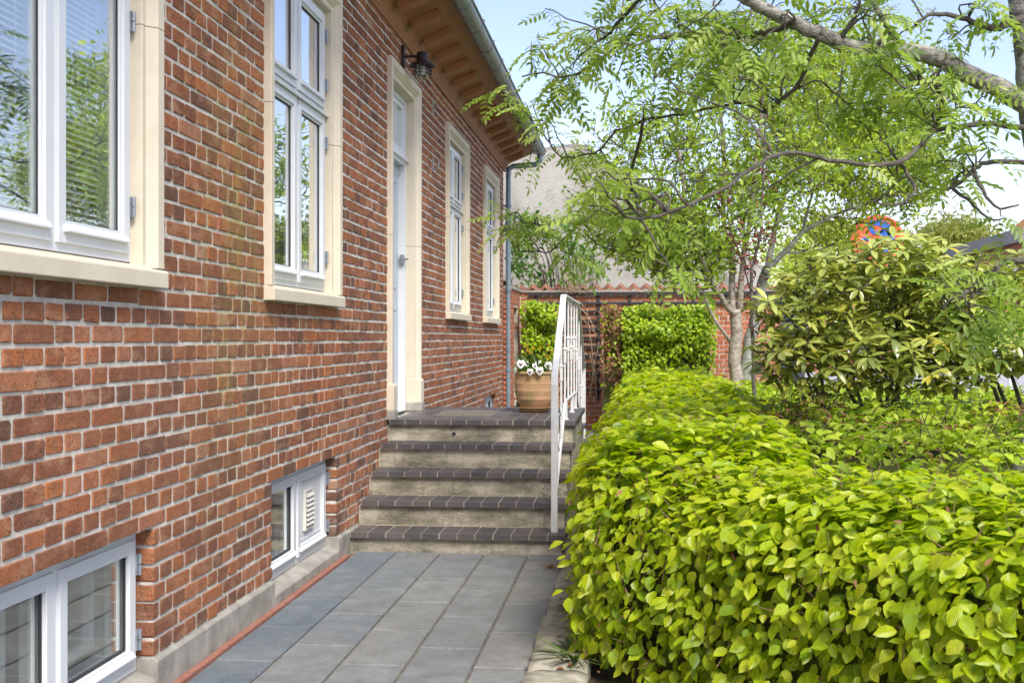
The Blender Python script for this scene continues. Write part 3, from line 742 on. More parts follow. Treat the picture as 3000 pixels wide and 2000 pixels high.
for c in range(5):
    y = (6.30-.09)-(0 if c % 2 == 0 else -.27); wd = xs[c+1]-xs[c]; me = slab_mesh(wd, sp)
    y -= 14*sp
    while y < 16.6:
        ya, yb_ = y, y+sp
        if yb_ > -1.5:
            lo, hi = ya, yb_
            if lo < 6.96 < hi: hi = 6.96
            if 6.96 <= lo and hi <= 10.76: y += sp; continue
            if lo < 10.76 < hi and lo >= 6.96: lo = 10.76
            if hi-lo > .03:
                o = link('paving_slab', me, pav); o.location = ((xs[c]+xs[c+1])/2+rn.uniform(-.001,.001), (lo+hi)/2, rn.uniform(-.0015, .0015)); o.scale = (1, (hi-lo)/sp, 1)
                o.rotation_euler = (rn.uniform(-.004,.004), rn.uniform(-.005,.005), rn.uniform(-.003,.003)); o['tone'] = min(1, max(0, [.12,.45,.55,.62,.75][c]+rn.uniform(-.12,.12)))
        y += sp
mb = MB(); mb.box(-.0165, .0165, -.118, .118, -.04, .006)
em = mb.mesh('edging_brick', M['redstrip']); y = -1
while y < 6.9:
    o = link('edging_brick', em, pav); o.location = (.0365, y, rn.uniform(-.002, .002)); o.rotation_euler = (0, 0, rn.uniform(-.01, .01)); y += .2405
kerb = bpy.data.objects.new('kerb', None); COL.objects.link(kerb); kerb['kind'] = 'structure'
def rough_block(L, W, H, seed):
    rr = random.Random(seed); mb = MB(); nx, ny = 5, 8; V = []; Fc = []
    for j in range(ny+1):
        for i in range(nx+1):
            ex_ = min(i, nx-i, 1)+min(j, ny-j, 1); z = H-(.018 if ex_ == 0 else .007 if ex_ == 1 else 0)+rr.uniform(-.004, .004)
            V.append((-W/2+W*i/nx+rr.uniform(-.005,.005), -L/2+L*j/ny+rr.uniform(-.006,.006), z))
    for j in range(ny):
        for i in range(nx): a = j*(nx+1)+i; Fc.append((a, a+1, a+nx+2, a+nx+1))
    edge = [i for i in range(nx+1)]+[(nx+1)*j+nx for j in range(1, ny+1)]+[(nx+1)*ny+i for i in range(nx-1, -1, -1)]+[(nx+1)*j for j in range(ny-1, 0, -1)]
    n0 = len(V); V += [(V[e][0]*1.01, V[e][1]*1.005, -.06) for e in edge]
    for k in range(len(edge)): a, b = edge[k], edge[(k+1) % len(edge)]; Fc.append((b, a, n0+k, n0+(k+1) % len(edge)))
    mb.add(V, Fc); return mb.mesh('kerb_stone', M['kerb'], True)
ys = [4.42, 4.79, 5.29, 5.91]
y = 4.42-.55*9
while y < 4.3: ys.append(y); y += .55
y = 6.50
while y < 16: ys.append(y); y += .58
ys = sorted(ys)
for i, (a, b) in enumerate(zip(ys[:-1], ys[1:])):
    o = link('kerb_stone', rough_block(b-a-.022, .23, .035+rn.uniform(0, .018), i), kerb); o.location = (1.436, (a+b)/2, 0); o.rotation_euler = (rn.uniform(-.015,.015), rn.uniform(-.02,.02), rn.uniform(-.015,.015))
mb = MB(); mb.add([(1.30, -2, -.03), (7.2, -2, -.03), (7.2, 11.2, -.03), (5.5, 13.8, -.03), (5.0, 16.6, -.03), (1.30, 16.6, -.03)], [(0,1,2,3,4,5)]); tag(mb.build('garden_soil', M['soil']), kind='structure')
mb = MB(); mb.add([(-80, 22, -.045), (110, 22, -.045), (110, 47, -.045), (-80, 47, -.045)], [(0,1,2,3)]); mb.add([(7.25, -10, -.045), (110, -10, -.045), (110, 22, -.045), (7.25, 22, -.045)], [(0,1,2,3)])
tag(mb.build('street', M['street']), kind='structure')

# ================================================================== STEPS
steps = thing('front_steps', 'double flight of rendered concrete steps with dark clinker treads up to the door', 'steps', (.7, 6.95, 0))
X0, X1 = .022, 1.318
hs = [.120, .2705, .4195, .572, LAND]; fy = [6.93, 7.217, 7.504, 7.79, 8.076]; bk = 9.62
gy = [bk+.287*k for k in range(5)]                     # back flight, mirrored
TT = .034
prof = [(fy[0]+.03, -.1)]
for k in range(5):
    prof += [(fy[k]+.03, hs[k]-TT-.002)]
    if k < 4: prof += [(fy[k+1]+.03, hs[k]-TT-.002)]
prof += [(gy[0]-.03, LAND-TT-.002)]
for k in range(1, 5): prof += [(gy[k-1]-.03, hs[4-k]-TT-.002), (gy[k]-.03, hs[4-k]-TT-.002)]
prof += [(gy[4]-.03, -.1)]
mb = MB(); n = len(prof)
# split into vertical slices so that every polygon is convex
for (a, b) in zip(fy, fy[1:]+[None]):
    h = hs[fy.index(a)]
    if b: mb.box(.0, X1-.026, a+.03, b+.0299, -.1, h-TT-.002)
mb.box(.0, X1-.026, fy[4]+.03, gy[0]-.03, -.1, LAND-TT-.002)
for k in range(1, 5): mb.box(.0, X1-.026, gy[k-1]-.0299, gy[k]-.03, -.1, hs[4-k]-TT-.002)
mb.build('concrete_body', M['riser'], steps)
mb = MB()
for k in range(4): mb.box(X0, X1-.004, fy[k]+.004, fy[k+1]+.028, hs[k]-TT-.0015, hs[k]-.004)
mb.box(X0, X1-.004, fy[4]+.004, gy[0]-.004, LAND-TT-.0015, LAND-.004)
mb.build('joint_bed', M['joint'], steps)
def tile_mesh(wd, ln, th, nosed=True):
    mb = MB(); g = .0028; c = .003
    def rect(e, z): return [(-wd/2+g+e, -ln/2+g+e, z), (wd/2-g-e, -ln/2+g+e, z), (wd/2-g-e, ln/2-g-e, z), (-wd/2+g+e, ln/2-g-e, z)]
    mb.add(rect(0, -th)+rect(0, -c)+rect(c, 0), [(3,2,1,0),(8,9,10,11)]+[(k, (k+1) % 4, 4+(k+1) % 4, 4+k) for k in range(4)]+[(4+k, 4+(k+1) % 4, 8+(k+1) % 4, 8+k) for k in range(4)])
    return mb.mesh('tread_tile', M['tile'])
NTI = 12; tw = (X1-X0)/NTI
tm = tile_mesh(tw, .268, TT); tm2 = tile_mesh(tw, .216, TT); tmn = tile_mesh(tw, .222, TT)
def put(me, x, y, z):
    o = link('tread_tile', me, steps); o.location = (x+rn.uniform(-.0008,.0008), y, z+rn.uniform(-.0008,.0008)); o.rotation_euler = (rn.uniform(-.003,.003), rn.uniform(-.003,.003), rn.uniform(-.004,.004)); o['tone'] = rn.random()
for k in range(4):
    for i in range(NTI): put(tm, X0+tw*(i+.5), fy[k]+.134, hs[k])
    for i in range(NTI): put(tm, X0+tw*(i+.5), gy[4-k]-.134-(.0), hs[k])
rowsL = (gy[0]-fy[4])/.2206
for r_ in range(7):
    for i in range(NTI):
        x = X0+tw*(i+.5); y = fy[4]+.111+r_*(gy[0]-fy[4])/7
        if .20 < x < .66 and 8.55 < y < 9.2: continue
        put(tmn, x, y, LAND)
mb = MB()
for i in range(NTI):
    pass
mb.tube([(.47, fy[4]+.034, LAND-.098), (.47, fy[4]+.022, LAND-.100)], .013, 12, cap=False); mb.build('drain_pipe', M['hinge'], steps)
mb = MB(); mb.tube([(.47, fy[4]+.0295, LAND-.098), (.47, fy[4]+.027, LAND-.098)], .011, 12); mb.build('drain_hole', M['black'], steps)
# boot scraper grate
gx0, gx1, gy0, gy1 = X0+tw*2, X0+tw*6, fy[4]+.2206*2-.0, fy[4]+.2206*5
gx0, gx1 = .20-.015, .66+.015
g = thing('boot_grate', 'galvanised metal foot grate sunk in the tiles in front of the door', 'grate', ((gx0+gx1)/2, gy0, LAND))
gx0 = X0+tw*2+.0; gx1 = X0+tw*6
mb = MB(); mb.box(gx0, gx1, gy0, gy1, LAND-.030, LAND-.027); mb.build('pit', M['black'], g)
mb = MB()
y = gy0+.008
while y < gy1-.005: mb.box(gx0+.004, gx1-.004, y, y+.003, LAND-.022, LAND-.003); y += .030
x = gx0+.008
while x < gx1-.005: mb.box(x, x+.003, gy0+.004, gy1-.004, LAND-.021, LAND-.004); x += .030
mb.build('bars', M['lamp'], g)
mb = MB(); frame = [(gx0, gx0+.004, gy0, gy1), (gx1-.004, gx1, gy0, gy1), (gx0+.004, gx1-.004, gy0, gy0+.004), (gx0+.004, gx1-.004, gy1-.004, gy1)]
for a, b, c, d in frame: mb.box(a, b, c, d, LAND-.026, LAND-.001)
mb.build('rim', M['hinge'], g)

# ================================================================== RAILING
rail = thing('handrail', 'white painted flat iron railing with collared bars on the stair side', 'railing', (1.238, 7.03, hs[0]))
RX = 1.243
def Y_of(Z): return (Z-(CAM.x-RX)*math.sin(TH))/math.cos(TH)
yA = 7.04; yT = Y_of(7.95); yU = Y_of(9.85); yE = Y_of(10.95); zBd = 1.03; zTop = 1.572
mb = MB()
top = [(yA, hs[0]-.002), (yA, zBd-.03), (yA+.012, zBd+.02), (yT-.02, zTop-.016), (yT+.03, zTop), (yU-.03, zTop), (yU+.02, zTop-.02), (yE, zBd-.02), (yE+.004, zBd-.06), (yE+.004, hs[0])]
def strip(pts, wx, t, smooth=False):
    m2 = MB(); P_ = [Vector((RX, a, b)) for a, b in pts]; V = []
    for i, p in enumerate(P_):
        d0_ = (P_[i]-P_[i-1]).normalized() if i else (P_[1]-P_[0]).normalized(); d1_ = (P_[i+1]-P_[i]).normalized() if i < len(P_)-1 else d0_
        d = (d0_+d1_).normalized(); nrm = Vector((0, -d.z, d.y)); k = 1/max(.5, d.dot(d1_))
        for sx, st in ((-1,-1),(1,-1),(1,1),(-1,1)): V.append(p+Vector((sx*wx/2, 0, 0))+nrm*(st*t/2*k))
    n_ = len(P_); Fc = [(3,2,1,0), tuple(4*(n_-1)+k for k in range(4))]
    for i in range(n_-1):
        for k in range(4): Fc.append((4*i+k, 4*i+(k+1) % 4, 4*i+4+(k+1) % 4, 4*i+4+k))
    m2.add(V, Fc); return m2
strip(top, .040, .013).build('top_rail', M['wrail'], rail, bevel=.0025)
def top_z(y):
    pts = top[1:9]
    for a, b in zip(pts[:-1], pts[1:]):
        if a[0] <= y <= b[0]: return a[1]+(b[1]-a[1])*(y-a[0])/max(1e-6, b[0]-a[0])
    return zBd
def stair_z(y):
    if y < fy[4]: return .20+(y-yA)*(LAND+.12-.24)/(fy[4]-yA)+.05
    if y > gy[0]: return max(.25, LAND+.12-(y-gy[0])*.53)
    return LAND+.12
low = [(yA+.006, stair_z(yA)+.02), (fy[4]-.01, LAND+.10), (fy[4]+.05, LAND+.13), (gy[0]-.05, LAND+.13), (gy[0]+.02, LAND+.10), (yE, stair_z(yE)+.02)]
strip(low, .020, .012).build('bottom_rail', M['wrail'], rail, bevel=.002)
def low_z(y):
    for a, b in zip(low[:-1], low[1:]):
        if a[0] <= y <= b[0]: return a[1]+(b[1]-a[1])*(y-a[0])/(b[0]-a[0])
    return low[-1][1]
y = yA+.26; k = 0
while y < yE-.08:
    zl, zt_ = low_z(y), top_z(y)-.006
    mb = MB(); mb.box(RX-.0065, RX+.0065, y-.0065, y+.0065, zl, zt_); mb.build('baluster', M['wrail'], rail, bevel=.0015)
    mid = (zl+zt_)/2+(.04 if k % 2 else -.03)
    mb = MB(); mb.box(RX-.010, RX+.010, y-.010, y+.010, mid-.06, mid+.03); mb.box(RX-.014, RX+.014, y-.014, y+.014, mid+.031, mid+.048); mb.build('collar', M['wrail'], rail, bevel=.003)
    y += .40; k += 1
for y, z in ((fy[4]+.12, LAND), (gy[0]-.12, LAND), (9.0, LAND)):
    mb = MB(); mb.box(RX-.012, RX+.012, y-.012, y+.012, z-.001, LAND+.125); mb.box(RX-.022, RX+.022, y-.022, y+.022, z-.001, z+.006); mb.build('post', M['wrail'], rail, bevel=.002)
# curled brackets low on the stair side
mb = MB(); mb.tube([(RX, 7.45+.06*math.cos(a*.5), .62+.05*math.sin(a*.5)) for a in range(12)], .007, 6); mb.tube([(RX, 7.75+.06*math.cos(a*.5), .80+.05*math.sin(a*.5)) for a in range(12)], .007, 6)
mb.build('scroll', M['wrail'], rail)

# ================================================================== POT AND FLOWERS
def m_pot():
    m = NT('weathered_terracotta'); v = m.noise(6, 6, .7, m.scaled((1,1,1.2)))
    base = m.ramp(v, [(.3, (.30,.20,.10)), (.5, (.42,.24,.12)), (.7, (.52,.31,.18))])
    g_ = m.ramp(m.noise(11, 5, .7, m.scaled((1,1,.4), (2,2,2))), [(.5, 0.0), (.7, 1.0)]); base = m.mix(m.math('MULTIPLY', g_, .5), base, (.27,.25,.10))
    m.col(base); m.rough(.85); m.bump(m.noise(130, 5), .5, .004); return m.m
M['pot'] = m_pot(); pc = Vector((.955, 9.02, LAND))
pot = thing('flower_pot', 'weathered terracotta pot with ribbed rings on the landing behind the railing', 'flower pot', pc)
pr = [(0, .018), (.090, .018), (.097, .024), (.114, .045), (.130, .075), (.1375, .090), (.150, .135), (.1535, .150), (.1565, .19), (.1565, .205), (.155, .245), (.154, .258)]
for z0_, r0_ in ((.100, .1415), (.160, .1545), (.212, .1565), (.264, .154)): pr += [(r0_, z0_), (r0_+.0015, z0_+.003), (r0_, z0_+.006), (r0_+.0015, z0_+.009), (r0_, z0_+.012)]
pr = sorted(pr, key=lambda q: q[1])
pr += [(.155, .285), (.158, .288), (.163, .292), (.165, .301), (.162, .310), (.152, .313), (.146, .305), (.142, .28), (.135, .255)]
pr = [p for p in pr if not (p == (0, .018))]; pr = [(0, .018)]+pr
mb = MB(); mb.lathe(pr, pc, 40); pb = mb.build('pot_body', M['pot'], pot, smooth=True)
mb = MB(); mb.lathe([(0, .268), (.14, .268)], pc, 20); mb.build('potting_soil', M['soil'], pot)
mb = MB(); mb.lathe([(0, .004), (.100, .004), (.108, .008), (.126, .034), (.131, .036), (.131, .040), (.122, .040), (.104, .016), (0, .014)], pc, 36)
tag(mb.build('saucer', M['pot'], None, smooth=True), 'clay saucer under the terracotta flower pot', 'saucer')
wh = mat_plain('white_petal', (.78,.78,.72), .6, .05, 40, .2, 200); pu = mat_plain('purple_petal', (.035,.012,.05), .6, .2, 60, 0); ye = mat_plain('yellow_petal', (.75,.40,.02), .55, .15, 60, .1); tag
pan = thing('pansies', 'white pansies with dark purple faces at the front of the terracotta pot', 'flowers', pc+Vector((0,0,.3)))
def pansy(c, fwd, s):
    fwd = Vector(fwd).normalized(); up = Vector((0,0,1)); rt = fwd.cross(up).normalized(); up = rt.cross(fwd)
    mb = MB()
    for (ax, ay, rr_, zo) in ((-.42, .50, .52, 0), (.42, .50, .52, .04), (-.55, -.02, .46, .08), (.55, -.02, .46, .12), (0, -.48, .60, .16)):
        n = 12; V = [c+(rt*ax+up*ay)*s*.7+fwd*(zo*s+.05*s)]
        for k in range(n):
            t = 2*PI*k/n; q = rr_*(1+.07*math.sin(3*t+ax*9)); V.append(c+(rt*(ax*.9+q*math.cos(t))+up*(ay*.9+q*math.sin(t)))*s+fwd*(zo*s-.10*s*(1+.6*math.sin(t*3))))
        mb.add(V, [(0, 1+k, 1+(k+1) % n) for k in range(n)])
    fl = mb.build('flower', wh, pan, smooth=True)
    mb = MB()
    for (ax, ay, a_, b_) in ((-.30, .05, .22, .16), (.30, .05, .22, .16), (0, -.30, .26, .26)):
        n = 10; V = [c+(rt*(ax+a_*math.cos(2*PI*k/n))+up*(ay+b_*math.sin(2*PI*k/n)))*s+fwd*(.26*s) for k in range(n)]; mb.add(V, [tuple(range(n))])
    mb.build('flower_face', pu, fl)
    mb = MB(); n = 6; mb.add([c+(rt*(.07*math.cos(k))+up*(-.02+.07*math.sin(k)))*s+fwd*(.29*s) for k in range(n)], [tuple(range(n))]); mb.build('flower_eye', ye, fl)
vd = Vector((.12, -1, .1))
for (px, py, Z_, s, f) in ((1526,1066,8.92,.032,(0,-1,.15)), (1543,1066,9.0,.024,(.6,-.7,.2)), (1508,1086,8.90,.027,(-.9,-.6,.0)), (1553,1089,8.86,.026,(-.1,-1,-.1)),
                           (1581,1086,8.86,.031,(.15,-1,.0)), (1576,1062,9.0,.024,(-.2,-.7,.7)), (1567,1072,8.95,.022,(.4,-.8,.3)), (1606,1070,8.95,.030,(0,-1,.1)), (1618,1084,9.0,.026,(.5,-1,.1))):
    pansy(at(px, py, Z_), f, s)
n = 420; a = RS.uniform(0, 2*PI, n); r_ = np.sqrt(RS.uniform(.15, 1, n))*.15
Pp = np.stack([pc.x+r_*np.cos(a), pc.y+r_*np.sin(a), pc.z+.29+RS.uniform(-.01, .06, n)], 1)
Ad = np.stack([np.cos(a), np.sin(a), RS.uniform(-.2, .7, n)], 1)+unit(n)*.5
cloud('leaves', LANCE, Pp, Ad, unit(n)*.4+np.array([0,0,1.]), RS.uniform(.02, .045, n), RS.uniform(.2, .9, n), M['elder'], pan)
daf = thing('daffodils', 'small yellow daffodils with narrow upright leaves in the terracotta pot', 'flowers', pc+Vector((.02,.05,.3)))
n = 70; a = RS.uniform(0, 2*PI, n); Pp = np.stack([pc.x+.02+.05*np.cos(a), pc.y+.04+.05*np.sin(a), np.full(n, pc.z+.27)], 1)
cloud('leaves', GRASS, Pp, np.stack([np.cos(a)*.35, np.sin(a)*.35, np.ones(n)], 1), np.stack([-np.cos(a), -np.sin(a), np.full(n, .3)], 1), RS.uniform(.14, .25, n), RS.uniform(.2, 1, n), M['grass'], daf, wscale=RS.uniform(.8, 1.4, n))
for (px, py) in ((1544,1012), (1545,1024), (1562,1018), (1583,1018), (1607,1012), (1552,1032), (1600,1043), (1608,1045), (1617,1030)):
    p = at(px, py, 9.03); mb = MB(); base_ = pc+Vector((rn.uniform(-.03,.05), .03, .27))
    mb.tube([base_, base_.lerp(p, .6)+Vector((0,0,.03)), p+Vector((.006,0,.012)), p], .0022, 5); st = mb.build('stem', M['grass'], daf)
    mb = MB(); f = Vector((rn.uniform(-.8,.8), -1, -.5)).normalized(); q = f.to_track_quat('Z', 'Y')
    for k in range(6):
        t = k*PI/3; mb.add([p+q @ Vector(v) for v in ((0,0,0), (.009*math.cos(t-.3), .009*math.sin(t-.3), .002), (.017*math.cos(t), .017*math.sin(t), -.002), (.009*math.cos(t+.3), .009*math.sin(t+.3), .002))], [(0,1,2,3)])
    V = []; 
    for (rr_, zz) in ((.004, 0), (.005, .008), (.0075, .012)): V += [p+q @ Vector((rr_*math.cos(k*PI/4), rr_*math.sin(k*PI/4), zz)) for k in range(8)]
    mb.add(V, [(j*8+k, j*8+(k+1) % 8, j*8+8+(k+1) % 8, j*8+8+k) for j in range(2) for k in range(8)])
    mb.build('flower', ye, daf)

# ================================================================== GARDEN WALL
gw = thing('garden_wall', 'red brick garden wall capped with wavy clay tiles behind the steps', 'wall', (0, 16.6, 0))
GY = 16.62; GX1 = 3.72; gz = .05-.05; ncg = 29
rects = lay(.10, GX1, 0.0, ncg, [], rnd)
tg = lambda r: r.betavariate(2.2, 2.2)
brick_face(rects, (0, GY, 0), (1, 0, 0), (0, -1, 0), gw, M['brick2'], rnd, 220, .1, tg)
nicheY = (15.75, 16.30, 0, 1.70)
rects = lay(YB+.01, GY-.11, 0.0, ncg, [nicheY], rnd)
brick_face(rects, (.10, 0, 0), (0, 1, 0), (1, 0, 0), gw, M['brick2'], rnd, 60, .1, tg)
rects = lay(-.25, .085, 0.0, 26, [], rnd)
brick_face(rects, (0, nicheY[1]+.012, 0), (1, 0, 0), (0, -1, 0), gw, M['brick2'], rnd, 40, .05, tg)
mb = MB(); mb.box(.093, GX1-.004, GY+.0075, GY+.22, -.1, ncg*CH)
wall_sheet(mb, YB+.01, GY+.22, -.1, ncg*CH, [nicheY], lambda u, d, z: (.0925-d, u, z), .25)
mb.build('mortar_body', M['mortar2'], gw)
mb = MB(); mb.box(-.17, -.156, nicheY[0], nicheY[1]-.05, 0, 1.7); mb.build('gate_board', mat_plain('dark_green_wood', (.03,.04,.035), .7), gw)
# mortar fillet under the tiles and the tiles themselves
mb = MB(); mb.box(.06, GX1+.02, GY-.02, GY+.24, ncg*CH, ncg*CH+.028); mb.box(-.18, .115, YB+.02, GY-.021, ncg*CH, ncg*CH+.045); mb.build('mortar_fillet', M['plinth'], gw)
def wavy_tile(seed):
    mb = MB(); W_ = .19; n = 10; V = []
    for zz in (0, -.013):
        for (yv, dz) in ((-.115, -.045), (.02, .02), (.14, -.04)):
            for i in range(n+1):
                u = i/n; V.append((-W_/2+W_*u, yv, dz+.036*math.cos(2*PI*u)+zz))
    m_ = n+1; Fc = []
    for j in range(2):
        for i in range(n):
            a = j*m_+i; Fc.append((a, a+1, a+m_+1, a+m_)); b = 3*m_+a; Fc.append((b+m_, b+m_+1, b+1, b))
    for i in range(n): Fc.append((i+1, i, 3*m_+i, 3*m_+i+1)); Fc.append((2*m_+i, 2*m_+i+1, 5*m_+i+1, 5*m_+i))
    mb.add(V, Fc); return mb.mesh('coping_tile', M['copingt'], True)
wt = wavy_tile(0); x = .10
while x < GX1: o = link('coping_tile', wt, gw); o.location = (x+.08, GY+.10, ncg*CH+.078+rn.uniform(-.004,.004)); o.rotation_euler = (0, rn.uniform(-.03,.03), 0); x += .178
y = YB+.10
while y < GY-.1: o = link('coping_tile', wt, gw); o.location = (-.03, y, ncg*CH+.078); o.rotation_euler = (0, 0, R(90)); y += .178
# trellis
tr = thing('trellis', 'black wooden lattice fixed to the garden wall behind the railing', 'trellis', (1, GY-.05, 1))
TZ = depth(1, GY-.05)
def tp(px, py): return at(px, py, TZ)
def hbar(xa, xb, py):
    a = tp(xa, py); b = tp(xb, py); mb = MB(); mb.box(a.x, b.x, GY-.045, GY-.022, a.z-.016, a.z+.016); mb.build('batten', M['trellis'], tr)
def vbar(px, ya, yb_):
    a = tp(px, ya); b = tp(px, yb_); mb = MB(); mb.box(a.x-.018, a.x+.018, GY-.022, GY-.002, b.z, a.z); mb.build('upright', M['trellis'], tr)
for py in (862, 887.5): hbar(1545, 2290, py)
for py in (912, 938, 963, 990, 1016, 1041, 1067, 1092, 1117, 1143): hbar(1640, 1766, py)
vbar(1753, 855, 1172); vbar(1660, 855, 1172)
for px in (1568, 1845, 1938, 2031, 2124, 2217, 2280): vbar(px, 855, 892)

# ================================================================== NEIGHBOUR
nb = thing('rendered_building', 'neighbouring building with rough grey rendered gable behind the garden wall', 'building', (0, 19, 0))
NYd = 18.9
ga = [at(1380, 470, 19.0), at(1690, 432, 19.0), at(1720, 440, 19.0), at(2235, 800, 18.9)]
poly = [(-7, -.1), (ga[3].x, -.1)]+[(p.x, p.z) for p in reversed(ga)]+[(-7, ga[0].z-.2)]
mb = MB(); n = len(poly)
mb.prism([(p[0], p[1]) for p in poly], lambda p, y: (p[0], y, p[1]), NYd, NYd+9); mb.build('wall', M['render'], nb)
mb = MB()
for (a, b) in zip(ga[:-1], ga[1:]):
    mb.obox(((a.x+b.x)/2, NYd+4.52, (a.z+b.z)/2+.03), Vector((b.x-a.x, 0, b.z-a.z))/2, Vector((0, 4.5, 0)), Vector((0, 0, .025)))
mb.build('roof', mat_plain('roof_capping', (.22,.215,.20), .85, .3, 6, .5, 30), nb)

# ================================================================== PLANTS helpers
def tube_tree(paths, name, mat, parent, n=7):
    mb = MB()
    for pts, r0, r1 in paths:
        k = len(pts); mb.tube(pts, [r0+(r1-r0)*i/(k-1) for i in range(k)], n)
    return mb.build(name, mat, parent, smooth=True)
def smooth_path(pts, sub=3, jit=0.0):
    P_ = [Vector(p) for p in pts]; out = []
    for i in range(len(P_)-1):
        p0 = P_[max(i-1, 0)]; p1 = P_[i]; p2 = P_[i+1]; p3 = P_[min(i+2, len(P_)-1)]
        for k in range(sub):
            t = k/sub; out.append(.5*((2*p1)+(p2-p0)*t+(2*p0-5*p1+4*p2-p3)*t*t+(3*p1-p0-3*p2+p3)*t**3)+Vector((rn.uniform(-jit,jit), rn.uniform(-jit,jit), rn.uniform(-jit,jit))))
    out.append(P_[-1]); return out

# ------------------------------------------------------------------ hedge
def snoise(P, f, seed):
    r_ = np.random.RandomState(seed); out = np.zeros(len(P))
    for k in range(6):
        d = r_.normal(size=3); d /= np.linalg.norm(d); out += np.sin((P @ d)*f*(1+.35*k)+r_.uniform(0, 6.28))/(1+.4*k)
    return out/3
def hedge_surface(a, b, w_, h, n, rr_=.30, inset=.09):
    "points and normals on a clipped hedge running from a to b"
    a = np.array(a, float); b = np.array(b, float); d = b-a; Ln = np.linalg.norm(d); d /= Ln; nr = np.array([d[1], -d[0]])
    s = RS.uniform(0, Ln, n)
    per = RS.uniform(0, 1, n); lv = h/(2*h+2*w_)
    side = np.where(per < lv, -1.0, np.where(per > 1-lv, 1.0, 0.0))
    u = np.where(side == 0, (per-lv)/(1-2*lv)*2-1, side); z = np.where(side < 0, per/lv*h, np.where(side > 0, (1-per)/lv*h, h))
    # round the shoulders
    off = u*w_
    ox = np.maximum(np.abs(off)-(w_-rr_), 0); oz = np.maximum(z-(h-rr_), 0); q = np.sqrt(ox**2+oz**2)+1e-9; k = np.where((ox > 0) & (oz > 0), np.minimum(1, rr_/q), 1)
    offn = np.sign(off)*(np.minimum(np.abs(off), w_-rr_)+ox*k); zn = np.minimum(z, h-rr_)+oz*k
    nx = np.where(side != 0, side, 0)+np.sign(off)*np.where(ox*oz > 0, ox/rr_, 0); nz = np.where(side == 0, 1.0, 0)+np.where(ox*oz > 0, oz/rr_, 0)
    P_ = np.stack([a[0]+d[0]*s+nr[0]*offn, a[1]+d[1]*s+nr[1]*offn, zn], 1)
    N_ = np.stack([nr[0]*nx, nr[1]*nx, nz], 1); N_ /= np.linalg.norm(N_, axis=1, keepdims=True)+1e-9
    dis = snoise(P_, 3.5, 3)*.07+snoise(P_, 12.0, 4)*.035
    dep = -RS.uniform(0, 1, n)**1.6*inset+np.where(RS.uniform(0, 1, n) < .10, RS.uniform(.0, .07, n), 0)
    return P_+N_*(dis+dep)[:, None], N_, dep
hedge = thing('beech_hedge', 'clipped bright lime green hedge bordering the paved path on the right', 'hedge', (1.95, 4.4, 0))
HA = ((1.995, 4.80), (2.09, 13.4)); HB = ((1.90, 5.00), (5.14, .90))
def hedge_leaves(a, b, w_, h, n, inset=.12, rr_=.32):
    P_, N_, dep = hedge_surface(a, b, w_, h, n, rr_, inset); nn = len(P_)
    out = N_.copy(); up = N_[:, 2]
    # leaf normal: outward and upward; leaf axis: outward, drooping on the sides
    LN = out*.85+np.array([0, 0, .7])+unit(nn)*.70
    tang = unit(nn); tang[:, 2] *= .5
    A_ = tang*.75+out*.35+np.stack([np.zeros(nn), np.zeros(nn), -.75*(1-up)], 1)
    A_ -= LN*(np.sum(A_*LN, 1)/np.sum(LN*LN, 1))[:, None]
    return P_, A_, LN, dep
P1, A1, N1, D1 = hedge_leaves(*HA, .50, .92, 33000); P2, A2, N2, D2 = hedge_leaves(*HB, .52, .83, 30000, rr_=.44)
P_ = np.concatenate([P1, P2]); A_ = np.concatenate([A1, A2]); N_ = np.concatenate([N1, N2]); D_ = np.concatenate([D1, D2])
dz = -(P_[:, 0]-CAM.x)*math.sin(TH)+P_[:, 1]*math.cos(TH); rx = (P_[:, 0]-CAM.x)*RT.x+P_[:, 1]*RT.y
pxx = 1500+F*rx/np.maximum(dz, .1); pyy = 991-F*(P_[:, 2]-CAM.z)/np.maximum(dz, .1)
ok = (dz > .9) | (P_[:, 2] < 0.9); ok &= P_[:, 2] > .05
P_, A_, N_, D_, dz, pxx, pyy = (q[ok] for q in (P_, A_, N_, D_, dz, pxx, pyy))
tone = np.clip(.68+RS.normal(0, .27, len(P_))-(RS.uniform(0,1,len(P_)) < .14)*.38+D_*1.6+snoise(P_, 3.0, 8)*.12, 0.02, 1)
topn = np.clip((P_[:, 2]-.6)/.3, 0, 1); size = RS.uniform(.032, .070, len(P_))+topn*RS.uniform(.0, .020, len(P_))
vis = (pxx > 1600) & (pxx < 3000) & (pyy > 900) & (pyy < 2000) & (D_ > -.035)
idx = np.where(vis)[0]; idx = idx[np.argsort(dz[idx])][:1500]; idx = RS.permutation(idx)[:300]
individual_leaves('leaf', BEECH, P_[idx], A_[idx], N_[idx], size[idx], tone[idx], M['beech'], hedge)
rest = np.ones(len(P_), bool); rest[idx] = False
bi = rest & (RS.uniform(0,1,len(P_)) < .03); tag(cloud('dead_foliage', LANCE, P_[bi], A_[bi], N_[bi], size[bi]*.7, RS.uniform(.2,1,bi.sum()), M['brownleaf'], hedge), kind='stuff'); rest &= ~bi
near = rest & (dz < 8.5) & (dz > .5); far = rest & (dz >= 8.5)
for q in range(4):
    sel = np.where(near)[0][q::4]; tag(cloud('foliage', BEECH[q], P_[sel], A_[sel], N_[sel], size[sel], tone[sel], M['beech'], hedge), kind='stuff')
sel = np.where(far)[0]; tag(cloud('foliage', BEECH[0], P_[sel], A_[sel], N_[sel], size[sel], tone[sel], M['beech'], hedge), kind='stuff')
